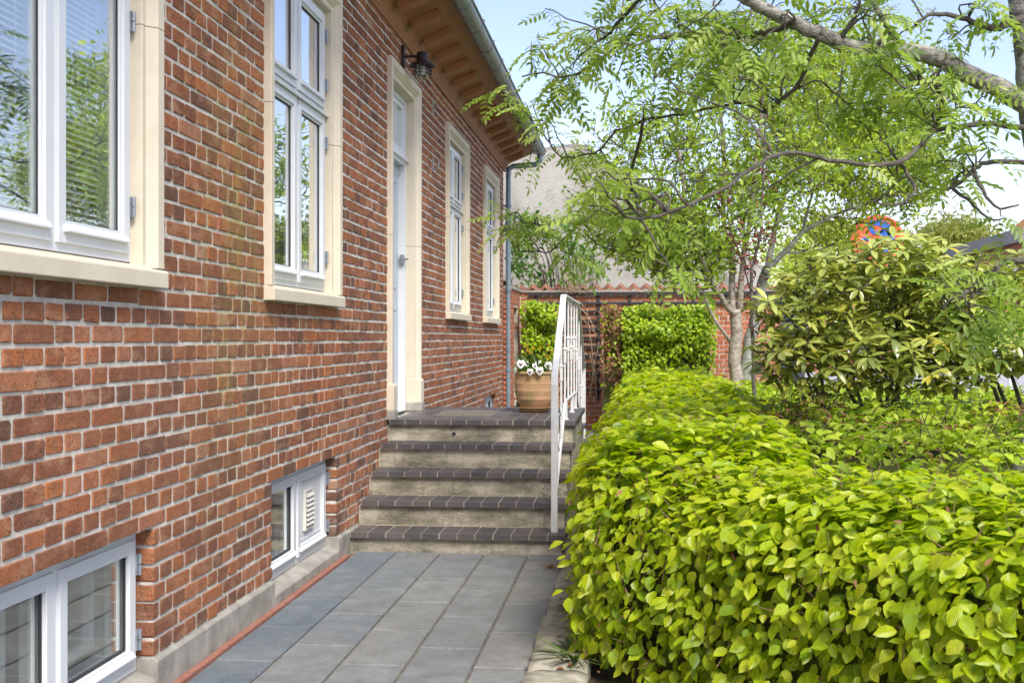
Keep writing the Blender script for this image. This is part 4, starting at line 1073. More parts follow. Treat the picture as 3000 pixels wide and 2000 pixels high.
# solid dark core: inner twigs plus the shade between leaves, put into its colour
def core(a, b, w_, h, name, parent, z0=-.02):
    a = Vector((*a, 0)); b = Vector((*b, 0)); d = (b-a).normalized(); nr = Vector((d.y, -d.x, 0)); n = int((b-a).length/.18); mb = MB()
    prof = [(-w_, z0), (-w_, h*.8), (-w_*.8, h), (w_*.8, h), (w_, h*.8), (w_, z0)]; V = []
    for i in range(n+1):
        for (o_, z) in prof: V.append(a.lerp(b, i/n)+nr*(o_+rn.uniform(-.03,.03))+Vector((0, 0, z+rn.uniform(-.02,.02))))
    m_ = len(prof); mb.add(V, [(i*m_+k, i*m_+k+1, (i+1)*m_+k+1, (i+1)*m_+k) for i in range(n) for k in range(m_-1)]+[tuple(range(m_)), tuple(range(n*m_+m_-1, n*m_-1, -1))])
    return tag(mb.build(name, M['hedgecore'], parent), kind='stuff')
core((2.0, 5.0), HA[1],   .32, .70, 'twig_shade_core', hedge); core((2.04, 4.70), HB[1], .26, .58, 'twig_shade_core', hedge)
def twigs(Pn, Nn, n, parent, mat, L=(.05, .13), r=.0018):
    mb = MB(); ii = RS.randint(0, len(Pn), n)
    for i in ii:
        p = Vector(Pn[i]); nrm = Vector(Nn[i]).normalized(); d = (nrm*.6+Vector((rn.uniform(-.8,.8), rn.uniform(-.8,.8), rn.uniform(-.2,.8)))).normalized(); l = rn.uniform(*L)
        mb.tube([p-d*l*.6, p+d*l*.1+Vector((rn.uniform(-.01,.01),)*3), p+d*l*.55], [r*1.3, r, r*.5], 4, False)
    return tag(mb.build('twigs', mat, parent), kind='stuff')
sel = np.where(near & (D_ > -.05))[0]; twigs(P_[sel], N_[sel], 1500, hedge, M['hedgetwig'])

# ------------------------------------------------------------------ low planting inside the bed
bed = thing('shrub_planting', 'lower duller green shrubs with brown twigs filling the bed behind the hedge', 'shrubs', (3.4, 7, 0))
n = 42000; X_ = RS.uniform(2.3, 6.8, n); Y_ = RS.uniform(3.0, 12.6, n)
lim = 12.6-(X_-2.3)*.72; okb = (Y_ < lim) & (X_ < 2.0+Y_*.62) & (Y_ > 5.35-(X_-2.3)*1.2)
X_, Y_ = X_[okb], Y_[okb]; q0 = np.stack([X_, Y_, np.zeros(len(X_))], 1)
H_ = .87+.06*np.exp(-((Y_-6.3)/1.1)**2)*(X_ > 2.6)+.05*snoise(q0, 2.2, 21)+.05*snoise(q0, 6, 22)
Pb = np.stack([X_, Y_, H_-RS.uniform(0, 1, len(X_))**1.3*.22], 1)
LN = unit(len(X_))*.55+np.array([0, 0, 1.]); Ab = unit(len(X_)); Ab[:, 2] *= .4
br = (snoise(q0, 2.6, 31) > .42) | ((np.abs((Y_-5.95)+(X_-2.55)*1.25+.12*snoise(q0, 4, 33)) < .17) & (snoise(q0, 5, 35) > -.35)) | (np.hypot(X_-2.62, (Y_-6.6)*.7) < .26)
tb = np.clip(.62+RS.normal(0, .2, len(X_)), 0, .88)
keep = ~(br & (RS.uniform(0, 1, len(X_)) < .5))
tag(cloud('foliage', BEECH[1], Pb[keep], Ab[keep], LN[keep], RS.uniform(.032, .066, keep.sum()), tb[keep], M['ground_leaf'], bed), kind='stuff')
bi = np.where(br)[0]; tag(cloud('dead_foliage', LANCE, Pb[bi], Ab[bi]+np.array([0,0,.4]), LN[bi], RS.uniform(.035, .06, len(bi)), RS.uniform(.2, 1, len(bi)), M['brownleaf'], bed), kind='stuff')
twigs(Pb, np.tile([0,0,1.], (len(Pb), 1)), 1500, bed, M['twig'], (.08, .2), .0022)
mb = MB(); g_n = 26; V = []; Fc = []
for j in range(g_n+1):
    for i in range(g_n+1):
        y = 2.6+10.2*j/g_n; xr = min(6.9, 2.3+(12.9-y)/.72); xl = min(xr-.3, max(2.3, 2.3+(6.0-y)/1.1))
        V.append((xl+(xr-xl)*i/g_n, y, (.60+rn.uniform(-.03,.03)) if 0 < i < g_n and 0 < j < g_n else -.03))
for j in range(g_n):
    for i in range(g_n): a = j*(g_n+1)+i; Fc.append((a, a+1, a+g_n+2, a+g_n+1))
mb.add(V, Fc); tag(mb.build('twig_shade_core', M['hedgecore'], bed), kind='stuff')  # dark sheet under the shrubs, shade among the twigs in its colour

# ------------------------------------------------------------------ hornbeam screens against the wall
def screen(name, px0, px1, py0, py1, Zf, dep_, label, brown):
    a = at(px0, py1, Zf); b = at(px1, py0, Zf); c = (a+b)/2
    t = thing(name, label, 'hedge', (c.x, c.y, 0))
    mb = MB(); mb.box(a.x+.06, b.x-.06, a.y+dep_*.8, a.y+dep_*.95, .3, b.z-.07); tag(mb.build('twig_shade_core', M['hedgecore'], t), kind='stuff')  # dark slab behind the leaves for twigs and painted inner shade
    n = int((b.x-a.x)*(b.z-a.z)*3600); X_ = RS.uniform(a.x, b.x, n); Z_ = RS.uniform(a.z-.1, b.z, n); ff = RS.uniform(0, 1, n)**1.7
    P_ = np.stack([X_, a.y+ff*dep_, Z_], 1); P_[:, 1] += .16*snoise(P_*np.array([1,0,1]), 11, 5); P_[:, 2] += .06*snoise(P_*np.array([1,0,0]), 14, 6)
    frac = np.clip((Z_-a.z)/(b.z-a.z), 0, 1); edge = (X_-a.x)/(b.x-a.x)
    kp = RS.uniform(0, 1, n) < np.clip(.35+frac*1.2, 0, 1)
    P_ = P_[kp]; frac = frac[kp]; edge = edge[kp]; m_ = len(P_)
    A_ = unit(m_)*.7+np.array([0, -.5, -.5]); N_ = unit(m_)*.5+np.array([.1, -.6, .7])
    isb = (edge < .20) & (RS.uniform(0, 1, m_) < brown)
    g1 = ~isb
    tag(cloud('foliage', BEECH[0], P_[g1], A_[g1], N_[g1], RS.uniform(.04, .07, g1.sum()), np.clip(RS.normal(.55, .22, g1.sum()), 0, 1), M['hornbeam'], t), kind='stuff')
    if isb.sum() > 5: tag(cloud('dead_foliage', LANCE, P_[isb], A_[isb], N_[isb], RS.uniform(.04, .07, isb.sum()), RS.uniform(0, 1, isb.sum()), M['brownleaf'], t), kind='stuff')
    paths = []
    for k in range(int((b.x-a.x)/.12)):
        x = a.x+.06+.12*k; paths.append((smooth_path([(x, a.y+dep_*.6, 0), (x+rn.uniform(-.08,.08), a.y+dep_*.6, a.z), (x+rn.uniform(-.1,.1), a.y+dep_*.5, b.z-.05)], 4, .008), .012, .004))
    tube_tree(paths, 'stems', M['twig'], t, 5)
screen('hornbeam_screen', 1527, 1636, 886, 1060, 16.15, .22, 'small square leafy screen on the garden wall beside the downpipe', 0)
screen('hornbeam_screen', 1755, 2095, 892, 1105, 15.6, .30, 'wide square leafy screen against the garden wall with brown left edge', .85)
# shrub with large leaves behind the garden wall, and dry climber stems in front
def blob_tree(name, label, trunk_pts, r0, clusters, tmpl, lsize, mat, bark, per, cat='tree', spread=.9, tone_=(.5,.25), Amix=(0,0,-.1), group=None, stemn='branches', twigr=.006, single=None):
    t = thing(name, label, cat, trunk_pts[0][0][0] if isinstance(trunk_pts[0], list) else trunk_pts[0], group)
    return t

eld = thing('elder_bush', 'dark green large leaved bush leaning over the garden wall by the house', 'bush', (1, 17.2, 0))
Ps = []; paths = []
for k in range(46):
    c = at(rn.uniform(1500, 1790), rn.uniform(640, 850), rn.uniform(16.8, 17.9)); Ps.append(c)
    paths.append((smooth_path([(c.x*.5+.5, 17.4, 1.2), c.lerp(Vector((.9, 17.4, 1.6)), .4), c], 3, .01), .010, .003))
tube_tree(paths, 'branches', M['twig'], eld, 5)
Pe = np.concatenate([np.array(p)[None, :]+RS.normal(0, .09, (24, 3)) for p in Ps]); m_ = len(Pe)
tag(cloud('foliage', BEECH[1], Pe, unit(m_)+np.array([0,0,-.5]), unit(m_)*.5+np.array([0,-.3,.8]), RS.uniform(.05, .10, m_), np.clip(RS.normal(.5,.3,m_),0,1), M['elder'], eld), kind='stuff')
cl = thing('climber_stems', 'bare straw coloured climber stems on the trellis beside the railing', 'climber', (1.1, GY-.1, 0))
paths = []
for (xa, ya, xb, yb_) in ((1660,880,1752,985),(1700,900,1740,970),(1725,1172,1755,1000),(1730,1040,1728,1172),(1718,1140,1750,1090),(1748,1172,1720,905),(1690,850,1650,790),(1700,850,1720,780),(1680,850,1640,760),(1710,850,1760,770),(1720,850,1700,760),(1690,880,1712,900),(1655,1160,1690,1000)):
    a = at(xa, ya, TZ-.06); b = at(xb, yb_, TZ-.10+rn.uniform(-.05,.05)); m1 = a.lerp(b, .5)+Vector((rn.uniform(-.05,.05), 0, rn.uniform(-.03,.03)))
    paths.append((smooth_path([a, m1, b], 4, .004), .007, .004))
for k in range(26):
    a = at(rn.uniform(1655, 1720), 860, TZ-.05); b = a+Vector((rn.uniform(-.25,.3), rn.uniform(-.1,.1), rn.uniform(.15,.45))); paths.append((smooth_path([a, a.lerp(b,.5)+Vector((rn.uniform(-.05,.05),0,.03)), b], 3, .01), .004, .002))
tube_tree(paths, 'stems', M['straw'], cl, 5)
con = thing('dwarf_conifer', 'small dark conifer between the downpipe and the flower pot', 'bush', (.45, 14.9, 0))
n = 2600; a = RS.uniform(0, 2*PI, n); zz = RS.uniform(0, .66, n); rr = (.30*(1-zz/.85))*np.sqrt(RS.uniform(.3,1,n))
cP = np.stack([.42+rr*np.cos(a), 14.6+rr*np.sin(a), zz], 1)
tag(cloud('foliage', LANCE, cP, np.stack([np.cos(a), np.sin(a), RS.uniform(-.3,.5,n)],1), unit(n)*.5+np.array([0,0,1.]), RS.uniform(.04,.08,n), RS.uniform(0,1,n), M['dark_leaf'], con), kind='stuff')
tube_tree([([(.42,14.6,0),(.42,14.6,.5)], .02, .006)], 'trunk', M['twig'], con)

# ------------------------------------------------------------------ trees behind the hedge
def px_path(pts, Z, dz=0.0, sub=3, jit=.006):
    k = len(pts)-1; return smooth_path([at(x, y, Z+dz*i/max(1, k)) for i, (x, y) in enumerate(pts)], sub, jit)
def crown(stems, n_sh, ell, rs, droop=0.0, length=(.5, 1.1), upb=.8):
    """shoots that leave the stems and climb; ell: list of (centre, rx, ry, rz). Returns shoot paths"""
    out = []
    pts = [p for s in stems for p in s[len(s)//4:]]
    tries = 0
    while len(out) < n_sh and tries < n_sh*30:
        tries += 1; c, rx_, ry_, rz_ = ell[rs.randrange(len(ell))]
        v = Vector((rs.gauss(0,1), rs.gauss(0,1), rs.gauss(0,1))).normalized()*(rs.uniform(.25, 1)**.45)
        tip = c+Vector((v.x*rx_, v.y*ry_, v.z*rz_))
        best = min(pts, key=lambda q: (q-tip).length+max(0, q.z-tip.z+.15)*3)
        L_ = (tip-best).length
        if L_ > 2.4 or L_ < .12: continue
        mid = best.lerp(tip, .5)+Vector((rs.uniform(-.1,.1), rs.uniform(-.1,.1), -.10*L_*upb))*1.0
        path = smooth_path([best, mid, tip], 4, .012); out.append(path)
        if rs.random() < .45: pts += path[3::3]
    return out
def leaves_on(paths, per_m, rs, spread, start=.25):
    P_, A_ = [], []
    for p in paths:
        k = len(p); i0 = int(k*start)
        for i in range(i0, k-1):
            d = p[i+1]-p[i]; m_ = max(1, int(per_m*d.length+rs.random()))
            for _ in range(m_):
                q = p[i].lerp(p[i+1], rs.random())+Vector((rs.gauss(0,spread), rs.gauss(0,spread), rs.gauss(0,spread)))
                P_.append(q[:]); v = Vector((rs.gauss(0,1), rs.gauss(0,1), rs.gauss(0,1))).normalized()+d.normalized()*.7; A_.append(v[:])
    return np.array(P_), np.array(A_)
def tree(name, label, stem_specs, Z, ell, n_sh, per_m, lsize, lmat, bark, tmpl, seed, spread=.05, tonem=(.5,.25), twig_r=.006, cat='tree', droop=-.1, flowers=None, Zs=None, sprout=3):
    rs = random.Random(seed); base = at(*stem_specs[0][0][0], Z); t = thing(name, label, cat, (base.x, base.y, 0))
    stems = []; paths = []
    for i, (pts, ra, rb, dzz) in enumerate(stem_specs):
        p = px_path(pts, Z, dzz); 
        if i == 0: p = [Vector((p[0].x, p[0].y, -.05))]+p
        stems.append(p); paths.append((p, ra, rb))
    tube_tree(paths[:1], 'trunk', bark, t, 12); 
    if len(paths) > 1: tube_tree(paths[1:], 'branches', bark, t, 8)
    sh = crown(stems, n_sh, ell, rs)
    side = []
    for p in sh:
        for _ in range(sprout):
            k = rs.randrange(2, len(p)); d = (p[min(k+1, len(p)-1)]-p[k-1]).normalized(); v = (d+Vector((rs.gauss(0,.7), rs.gauss(0,.7), rs.gauss(.2,.6)))).normalized()*rs.uniform(.12,.4)
            side.append([p[k], p[k]+v*.5+Vector((0,0,-.01)), p[k]+v])
    tube_tree([(p, twig_r, twig_r*.35) for p in sh]+[(p, twig_r*.5, twig_r*.25) for p in side], 'twigs', M['twig'], t, 5)['kind'] = 'stuff'
    P_, A_ = leaves_on(sh+side, per_m, rs, spread); m_ = len(P_); A_[:, 2] += droop
    N_ = unit(m_)*.8+np.array([0,-.45,.5])
    tag(cloud('foliage', tmpl, P_, A_, N_, RS.uniform(lsize[0], lsize[1], m_), np.clip(RS.normal(tonem[0], tonem[1], m_), 0, 1), lmat, t), kind='stuff')
    if flowers:
        fm, nf, fs = flowers; ii = RS.randint(0, m_, nf)
        cloud('blossom', SIMPLE, P_[ii], A_[ii], unit(nf), RS.uniform(fs*.7, fs*1.2, nf), RS.uniform(0,1,nf), fm, t)['kind'] = 'stuff'
    print('TREE', name, m_, 'leaves'); return t
def E(px, py, Z, rx, ry, rz): return (at(px, py, Z), rx, ry, rz)
pinkm = mat_plain('pink_blossom', (.70,.40,.42), .6, .2, 50, 0); redm = mat_plain('crimson_bud', (.45,.03,.08), .5, .2, 50, 0)
tree('apple_tree', 'grey barked tree with several upright stems and pale pink blossom behind the hedge',
     [([(2160,1117),(2152,1060),(2158,980),(2155,905)], .062, .052, 0),
      ([(2150,930),(2138,905),(2095,844),(2054,757),(2029,678),(2005,560),(1990,440)], .030, .014, -.4),
      ([(2146,915),(2145,830),(2143,732),(2124,678),(2118,560),(2120,430),(2105,260),(2110,120)], .034, .012, .3),
      ([(2166,915),(2172,830),(2178,749),(2195,666),(2205,560),(2220,420),(2238,260),(2250,130)], .032, .012, -.2),
      ([(2095,850),(2050,805),(2000,795),(1930,765),(1880,740)], .020, .008, -.5),
      ([(2140,1000),(2110,960),(2075,900),(2060,850)], .018, .010, -.2),
      ([(2054,757),(1990,640),(1930,520),(1900,380)], .016, .006, .4),
      ([(2140,760),(2085,720),(2060,610),(2060,480)], .016, .006, .6)],
     11.0, [E(2080,430,11.0,1.2,1.1,1.15), E(1930,560,10.8,.85,.8,.75), E(2230,330,11.0,.9,.9,1.0), E(2000,700,10.9,.7,.6,.35)], 350, 36, (.036,.070), M['apple'], M['bark_grey'], OVAL, 21, .05, (.5,.25), .0065, flowers=(pinkm, 120, .03))
tree('lichen_tree', 'tree with pale lichen covered trunk leaning right beyond the multi stemmed tree',
     [([(2185,1075),(2196,1000),(2207,956),(2222,890),(2232,832),(2249,786)], .062, .046, .2),
      ([(2245,800),(2262,720),(2275,650),(2300,560),(2310,450),(2330,330)], .036, .010, .6),
      ([(2249,790),(2280,755),(2311,728),(2352,678),(2395,655),(2431,637),(2520,600),(2600,575)], .034, .010, -.3),
      ([(2352,678),(2370,600),(2400,500),(2440,400)], .018, .007, .5),
      ([(2300,740),(2380,735),(2440,720)], .014, .006, .5)],
     11.7, [E(2430,480,11.9,1.15,1.0,.85), E(2560,480,11.8,.8,.8,.42), E(2350,300,12.1,.8,.8,.8), E(2550,300,12.3,.8,.8,.75)], 380, 40, (.036,.070), M['birch'], M['bark_lichen'], OVAL, 22, .055, (.5,.25), .0065)
rs_ = random.Random(4)
pt = thing('purple_crab_apple', 'slender young tree with dark red leaves and crimson buds beside the pale trunk', 'tree', at(2209, 1150, 8.6))
st = [px_path([(2212,1200),(2209,1147),(2206,1050),(2203,956),(2199,811),(2210,760),(2224,707),(2230,640),(2236,541),(2238,440),(2242,330)], 8.6, .2)]
st += [px_path([(2200,850),(2180,780),(2150,700),(2135,640),(2128,560)], 8.6, -.2), px_path([(2220,710),(2245,690),(2265,690)], 8.6), px_path([(2206,960),(2225,935),(2232,900)], 8.6), px_path([(2199,790),(2180,770),(2165,700)], 8.6, -.3)]
st[0] = [Vector((st[0][0].x, st[0][0].y, 0))]+st[0]
tube_tree([(st[0], .017, .006)], 'trunk', M['bark_dark'], pt, 9); tube_tree([(s, .007, .003) for s in st[1:]], 'branches', M['bark_dark'], pt, 6)
Pq, Aq = [], []
for s in st:
    for k in range(len(s)//3, len(s)):
        if s[k].z < 1.25: continue
        for _ in range(9): Pq.append((s[k]+Vector((rs_.gauss(0,.05), rs_.gauss(0,.05), rs_.gauss(0,.04))))[:]); Aq.append((rs_.gauss(0,1), rs_.gauss(0,1), rs_.gauss(0,.6)))
Pq = np.array(Pq); Aq = np.array(Aq); m_ = len(Pq)
tag(cloud('foliage', LANCE, Pq, Aq, unit(m_)*.6+np.array([0,0,.6]), RS.uniform(.03,.06,m_), RS.uniform(0,1,m_), M['purple'], pt), kind='stuff')
mb = MB()
for k in range(70):
    i = rs_.randrange(m_); p = Vector(Pq[i]); mb.lathe([(0,-.006),(.006,-.002),(.007,.003),(0,.009)], p, 6)
tag(mb.build('flower_buds', redm, pt, smooth=True), kind='stuff')

# ------------------------------------------------------------------ rhododendron
def rhodo(label, base, ell, n_ros, seed, nind, stemsn=9):
    rs = random.Random(seed); t = thing('rhododendron', label, 'bush', base)
    tips = []; 
    while len(tips) < n_ros:
        c, rx_, ry_, rz_ = ell[rs.randrange(len(ell))]; v = Vector((rs.gauss(0,1), rs.gauss(-.35,1), rs.gauss(.1,1))).normalized()*rs.uniform(.35, 1)**.5
        p = c+Vector((v.x*rx_, v.y*ry_, v.z*rz_))
        if p.z < .84: continue
        if any((p-q).length < .07 for q in tips): continue
        tips.append(p)
    stems = []
    for k in range(stemsn):
        a = 2*PI*k/stemsn; b = Vector(base)+Vector((rs.uniform(-.25,.25), rs.uniform(-.15,.15), 0)); c = ell[rs.randrange(len(ell))]; e_ = c[0]+Vector((c[1]*.55*math.cos(a), c[2]*.5*math.sin(a), -c[3]*.2))
        stems.append(smooth_path([b, b.lerp(e_, .45)+Vector((rs.uniform(-.12,.12), rs.uniform(-.1,.1), .05)), e_], 6, .012))
    paths = [(s, .018, .008) for s in stems]; pts = [q for s in stems for q in s[4:]]; tw = []
    for p in sorted(tips, key=lambda q: min((q-r_).length for r_ in pts)):
        b = min(pts, key=lambda q: (q-p).length+max(0, q.z-p.z)*2.2); mid = b.lerp(p, .5)+Vector((rs.uniform(-.03,.03), rs.uniform(-.03,.03), -.12*(p-b).length))
        pa = smooth_path([b, mid, p], 3, .005); tw.append((pa, .0055, .0032)); pts += pa[1:]
    tube_tree(paths, 'stems', M['bark_dark'], t, 7); tag(tube_tree(tw, 'twigs', M['bark_dark'], t, 5), kind='stuff')
    P_, A_, N_, Sz, T_ = [], [], [], [], []
    for p in tips:
        nl = rs.randint(7, 11); ph = rs.uniform(0, 6.28); tilt = Vector((rs.gauss(0,.25), rs.gauss(-.1,.25), 1)).normalized(); ax = tilt.cross(Vector((1,0,0))).normalized(); ay = tilt.cross(ax); s_ = rs.uniform(.075, .115); tt = rs.gauss(.45, .18)
        for k in range(nl):
            a = ph+2.4*k; el = rs.uniform(-.35, .60)-.05; h = ax*math.cos(a)+ay*math.sin(a); d = (h*math.cos(el)+tilt*math.sin(el)).normalized()
            P_.append((p+d*.008)[:]); A_.append(d[:]); N_.append((tilt*math.cos(el)-h*math.sin(el))[:]); Sz.append(s_*rs.uniform(.75,1.1)); T_.append(min(1, max(0, tt+rs.gauss(0,.14)+(.35 if rs.random() < .03 else 0))))
    P_, A_, N_, Sz, T_ = map(np.array, (P_, A_, N_, Sz, T_))
    o_ = np.argsort(P_[:, 1]-.25*P_[:, 2]); o_ = np.concatenate([RS.permutation(o_[:nind*3]), o_[nind*3:]]) if nind else o_
    if nind: individual_leaves('leaf', RHODO, P_[o_[:nind]], A_[o_[:nind]], N_[o_[:nind]], Sz[o_[:nind]], T_[o_[:nind]], M['rhodo'], t)
    r_ = o_[nind:]
    for q in range(3):
        sel = r_[q::3]; tag(cloud('foliage', RHODO[q], P_[sel], A_[sel], N_[sel], Sz[sel], T_[sel], M['rhodo'], t), kind='stuff')
    return t
rhodo('large rhododendron with leathery yellow green leaves behind the bright hedge', (3.15, 7.0, 0), [E(2560,880,6.9,.66,.5,.36), E(2590,788,6.9,.42,.42,.19), E(2390,930,6.8,.36,.4,.34), E(2740,900,6.9,.36,.4,.36), E(2440,1050,6.6,.48,.3,.20), E(2680,1060,6.6,.5,.3,.18)], 500, 6, 260, 11)
rhodo('smaller rhododendron with sparse bare lower stems at the right edge', (4.20, 7.1, 0), [E(2960,880,6.8,.38,.4,.28), E(2880,1010,6.7,.42,.4,.16), E(3040,950,6.8,.3,.4,.28), E(2850,840,6.9,.25,.35,.2)], 190, 9, 110, 6)

# ------------------------------------------------------------------ the big rowan on the right
row = thing('rowan_tree', 'large rowan with mossy grey trunk and feathery leaves reaching over from the right', 'tree', (3.45, 4.9, 0))
ZR = 5.0
trunk = [at(3010,1700,4.75), at(3030,1440,4.8), at(3095,1250,4.9), at(3125,1000,5.0), at(3115,700,5.05), at(3075,450,5.05), at(3048,300,5.05), at(3035,150,5.1), at(3010,0,5.15), at(2985,-150,5.2), at(2960,-400,5.3)]
trunk = [Vector((trunk[0].x+.02, trunk[0].y, -.05))]+trunk
mb = MB(); sp_ = smooth_path(trunk, 4, .004); kk = len(sp_); mb.tube(sp_, [(.125-.055*i/kk) for i in range(kk)], 16); mb.build('trunk', M['bark_rowan'], row, smooth=True)
br_ = []
def B(pts, r0, r1, z0, z1, sub=4):
    k = len(pts)-1; p = smooth_path([at(x, y, z0+(z1-z0)*i/k) for i, (x, y) in enumerate(pts)], sub, .004); br_.append((p, r0, r1)); return p
big = B([(3060,345),(2940,265),(2838,219),(2751,173),(2634,148),(2506,143),(2455,122),(2394,97),(2322,66),(2251,31),(2190,0),(2120,-40)], .044, .021, 5.05, 4.6)
b2 = B([(3080,392),(2914,362),(2838,367),(2741,383),(2700,423),(2634,474),(2557,482),(2455,474),(2353,451),(2266,459),(2200,497),(2114,556),(2012,602),(1910,638),(1850,640),(1790,600)], .013, .004, 5.0, 3.5)
b3 = B([(3090,480),(2914,474),(2853,495),(2802,541),(2741,556),(2660,515),(2600,560),(2560,600)], .012, .004, 5.0, 5.2)
b4 = B([(3110,770),(2952,765),(2906,799),(2849,841),(2799,868),(2760,900)], .016, .005, 4.6, 4.2)
b5 = B([(3030,45),(2965,66),(2914,82),(2853,66),(2812,51),(2736,41),(2680,72)], .022, .006, 5.1, 5.0)
b6 = B([(2330,66),(2280,85),(2200,105),(2140,128),(2089,128),(2038,110),(1961,107),(1925,110),(1859,100),(1823,117),(1788,153),(1747,184),(1706,209),(1640,228),(1590,215),(1530,225)], .013, .004, 4.65, 6.2)
b7 = B([(2020,-60),(1940,-30),(1874,0),(1808,71),(1770,110),(1735,125),(1680,120)], .012, .004, 4.9, 5.9)
b8 = B([(2240,330),(2180,305),(2114,311),(2000,335),(1885,352),(1834,378),(1803,383),(1757,439),(1727,451),(1645,459),(1604,408),(1568,367),(1548,327),(1505,310)], .007, .004, 5.0, 6.9)
b8b = B([(2400,110),(2370,180),(2330,260),(2240,330)], .010, .009, 4.7, 5.0)
b9 = B([(1850,500),(1800,560),(1740,630),(1675,673),(1614,735),(1548,735),(1500,740)], .008, .003, 6.2, 7.0)
b9b = B([(1885,352),(1870,430),(1850,500)], .009, .008, 5.9, 6.2)
b10 = B([(2640,480),(2680,560),(2620,600),(2560,590)], .008, .003, 4.6, 4.4)
b11 = B([(1640,650),(1580,660),(1530,650),(1480,690)], .006, .003, 6.7, 7.0)
b12 = B([(2634,148),(2600,80),(2560,10),(2530,-60)], .018, .006, 4.9, 5.1)
b13 = B([(2455,122),(2500,60),(2520,-10)], .012, .006, 4.8, 4.7)
b14 = B([(2850,490),(2880,560),(2930,610),(2985,600)], .009, .003, 4.9, 4.7)
b15 = B([(2790,550),(2850,600),(2900,640),(2950,640)], .008, .003, 5.0, 4.9)
b16 = B([(2740,380),(2760,300),(2730,240),(2650,260)], .009, .003, 4.9, 4.6)
tube_tree(br_[:1], 'main_branch', M['bark_rowan'], row, 14)
tube_tree(br_[1:], 'branches', M['bark_dark'], row, 8)
# dead twig hanging below the top branch
# moss cushions on the branch
n = 900; mi = [sp for sp in ((2490,120,.05), (2740,150,.07), (2770,165,.05), (2990,265,.08))]
Pm = np.concatenate([np.array(at(x, y, 4.92))[None, :]+RS.normal(0, s*.35, (n//4, 3))*np.array([1,.8,.45]) for x, y, s in mi])
tag(cloud('moss', SIMPLE, Pm, unit(len(Pm)), unit(len(Pm)), RS.uniform(.006,.012,len(Pm)), RS.uniform(0,.3,len(Pm)), M['ground_leaf'], row), kind='stuff')
# compound leaf template
def compound(npair, seed, droop):
    rr_ = random.Random(seed); V, Fc, U = [], [], []
    def addl(p, d, nrm, s):
        d = d.normalized(); b = nrm.cross(d).normalized(); c = d.cross(b); k0 = len(V)
        for (t, w_, z) in ((0,0,0), (.28,-.15,.03), (.66,-.17,.02), (1,0,-.08), (.66,.17,.02), (.28,.15,.03)):
            V.append((p+(d*t+b*w_+c*z)*s)[:]); U.append((t, .5+w_*2))
        Fc.append((k0, k0+3, k0+2, k0+1)); Fc.append((k0, k0+5, k0+4, k0+3))
    for i in range(npair):
        t = .28+.66*i/(npair-1); p = Vector((t, 0, -droop*t*t)); s = .36*(1-.35*abs(i/(npair-1)-.45))
        for sg in (-1, 1):
            addl(p, Vector((.42, sg, -.25+rr_.uniform(-.15,.12))), Vector((0, 0, 1))+Vector((rr_.uniform(-.2,.2), sg*.15, 0)), s)
    addl(Vector((.95, 0, -droop*.9)), Vector((1, 0, -droop*1.6)), Vector((0,0,1)), .34)
    # stalk
    k0 = len(V)
    for (t) in (0, .5, .96):
        z = -droop*t*t; V += [(t, -.007, z), (t, .007, z), (t, 0, z-.010)]; U += [(t, .5)]*3
    for j in range(2):
        for k in range(3): a = k0+3*j; Fc.append((a+k, a+(k+1) % 3, a+3+(k+1) % 3, a+3+k))
    return V, Fc, U
COMP = [compound(6, 1, .45), compound(5, 2, .75), compound(5, 3, .25)]
rs = random.Random(77); P_, A_, N_, Sz = [], [], [], []; tw = []; corymb = []
def spray(p, d, k, s):
    "a short twig carrying k feathered leaves"
    d = d.normalized(); L_ = rs.uniform(.05, .13); q = p+d*L_+Vector((0,0,.01)); tw.append(([p, p.lerp(q,.5)+Vector((0,0,.01)), q], .0035, .002))
    for i in range(k):
        a = 2.4*i+rs.uniform(0,1); h = Vector((math.cos(a), math.sin(a), rs.uniform(-.75,.25)))+d*.35; b = p.lerp(q, .35+.65*i/max(1, k-1))
        P_.append(b[:]); A_.append(h[:]); N_.append((rs.gauss(0,.5), rs.gauss(0,.5)-.2, 1)); Sz.append(s*rs.uniform(.75,1.15))
    if rs.random() < .25: corymb.append(q+Vector((0,0,.015)))
def along(path, step, s, k=(3,5), f0=.0, f1=1.0, spread=.12):
    n = len(path); acc = 0
    for i in range(int(n*f0), int((n-1)*f1)):
        acc += (path[i+1]-path[i]).length
        while acc > step:
            acc -= step; d = (path[i+1]-path[i]).normalized()
            v = Vector((rs.gauss(0,1), rs.gauss(0,1), rs.gauss(.2,1))).normalized()+d*.5
            # little side shoot first
            if rs.random() < .6:
                e_ = path[i]+v.normalized()*rs.uniform(.05, spread*2); tw.append(([path[i], path[i].lerp(e_,.5)+Vector((0,0,.01)), e_], .005, .003)); spray(e_, v, rs.randint(*k), s)
            else: spray(path[i], v, rs.randint(*k), s)
G = .150
along(b6, .075, G, (3,4), f0=.22, spread=.08); along(b7, .08, G, (3,4)); along(b8, .10, G, (3,4), f0=.5, spread=.07); along(b9, .11, G, (3,4), f0=.3, spread=.06); along(b11, .11, G, (3,4), spread=.05)
along(b6, .16, G, (3,4), f1=.22); along(b8, .26, G, (3,4), f1=.4); along(b2, .095, G, (3,5), f0=.78, spread=.08); along(b2, .22, G, (2,4), f0=.1, f1=.7); along(b3, .12, G, (3,4), f0=.2, f1=.8); along(b4, .09, .125, (3,4), f0=.2, spread=.08)
along(b5, .12, G, (3,4), f0=.15); along(b12, .12, G, (3,4)); along(b13, .12, G, (3,4)); along(b14, .16, .13, (3,4), f0=.3); along(b15, .20, .13, (3,4), f0=.4); along(b16, .10, G, (3,4)); along(big, .14, G, (3,4), f0=.15); along(b8b, .22, G, (2,4))
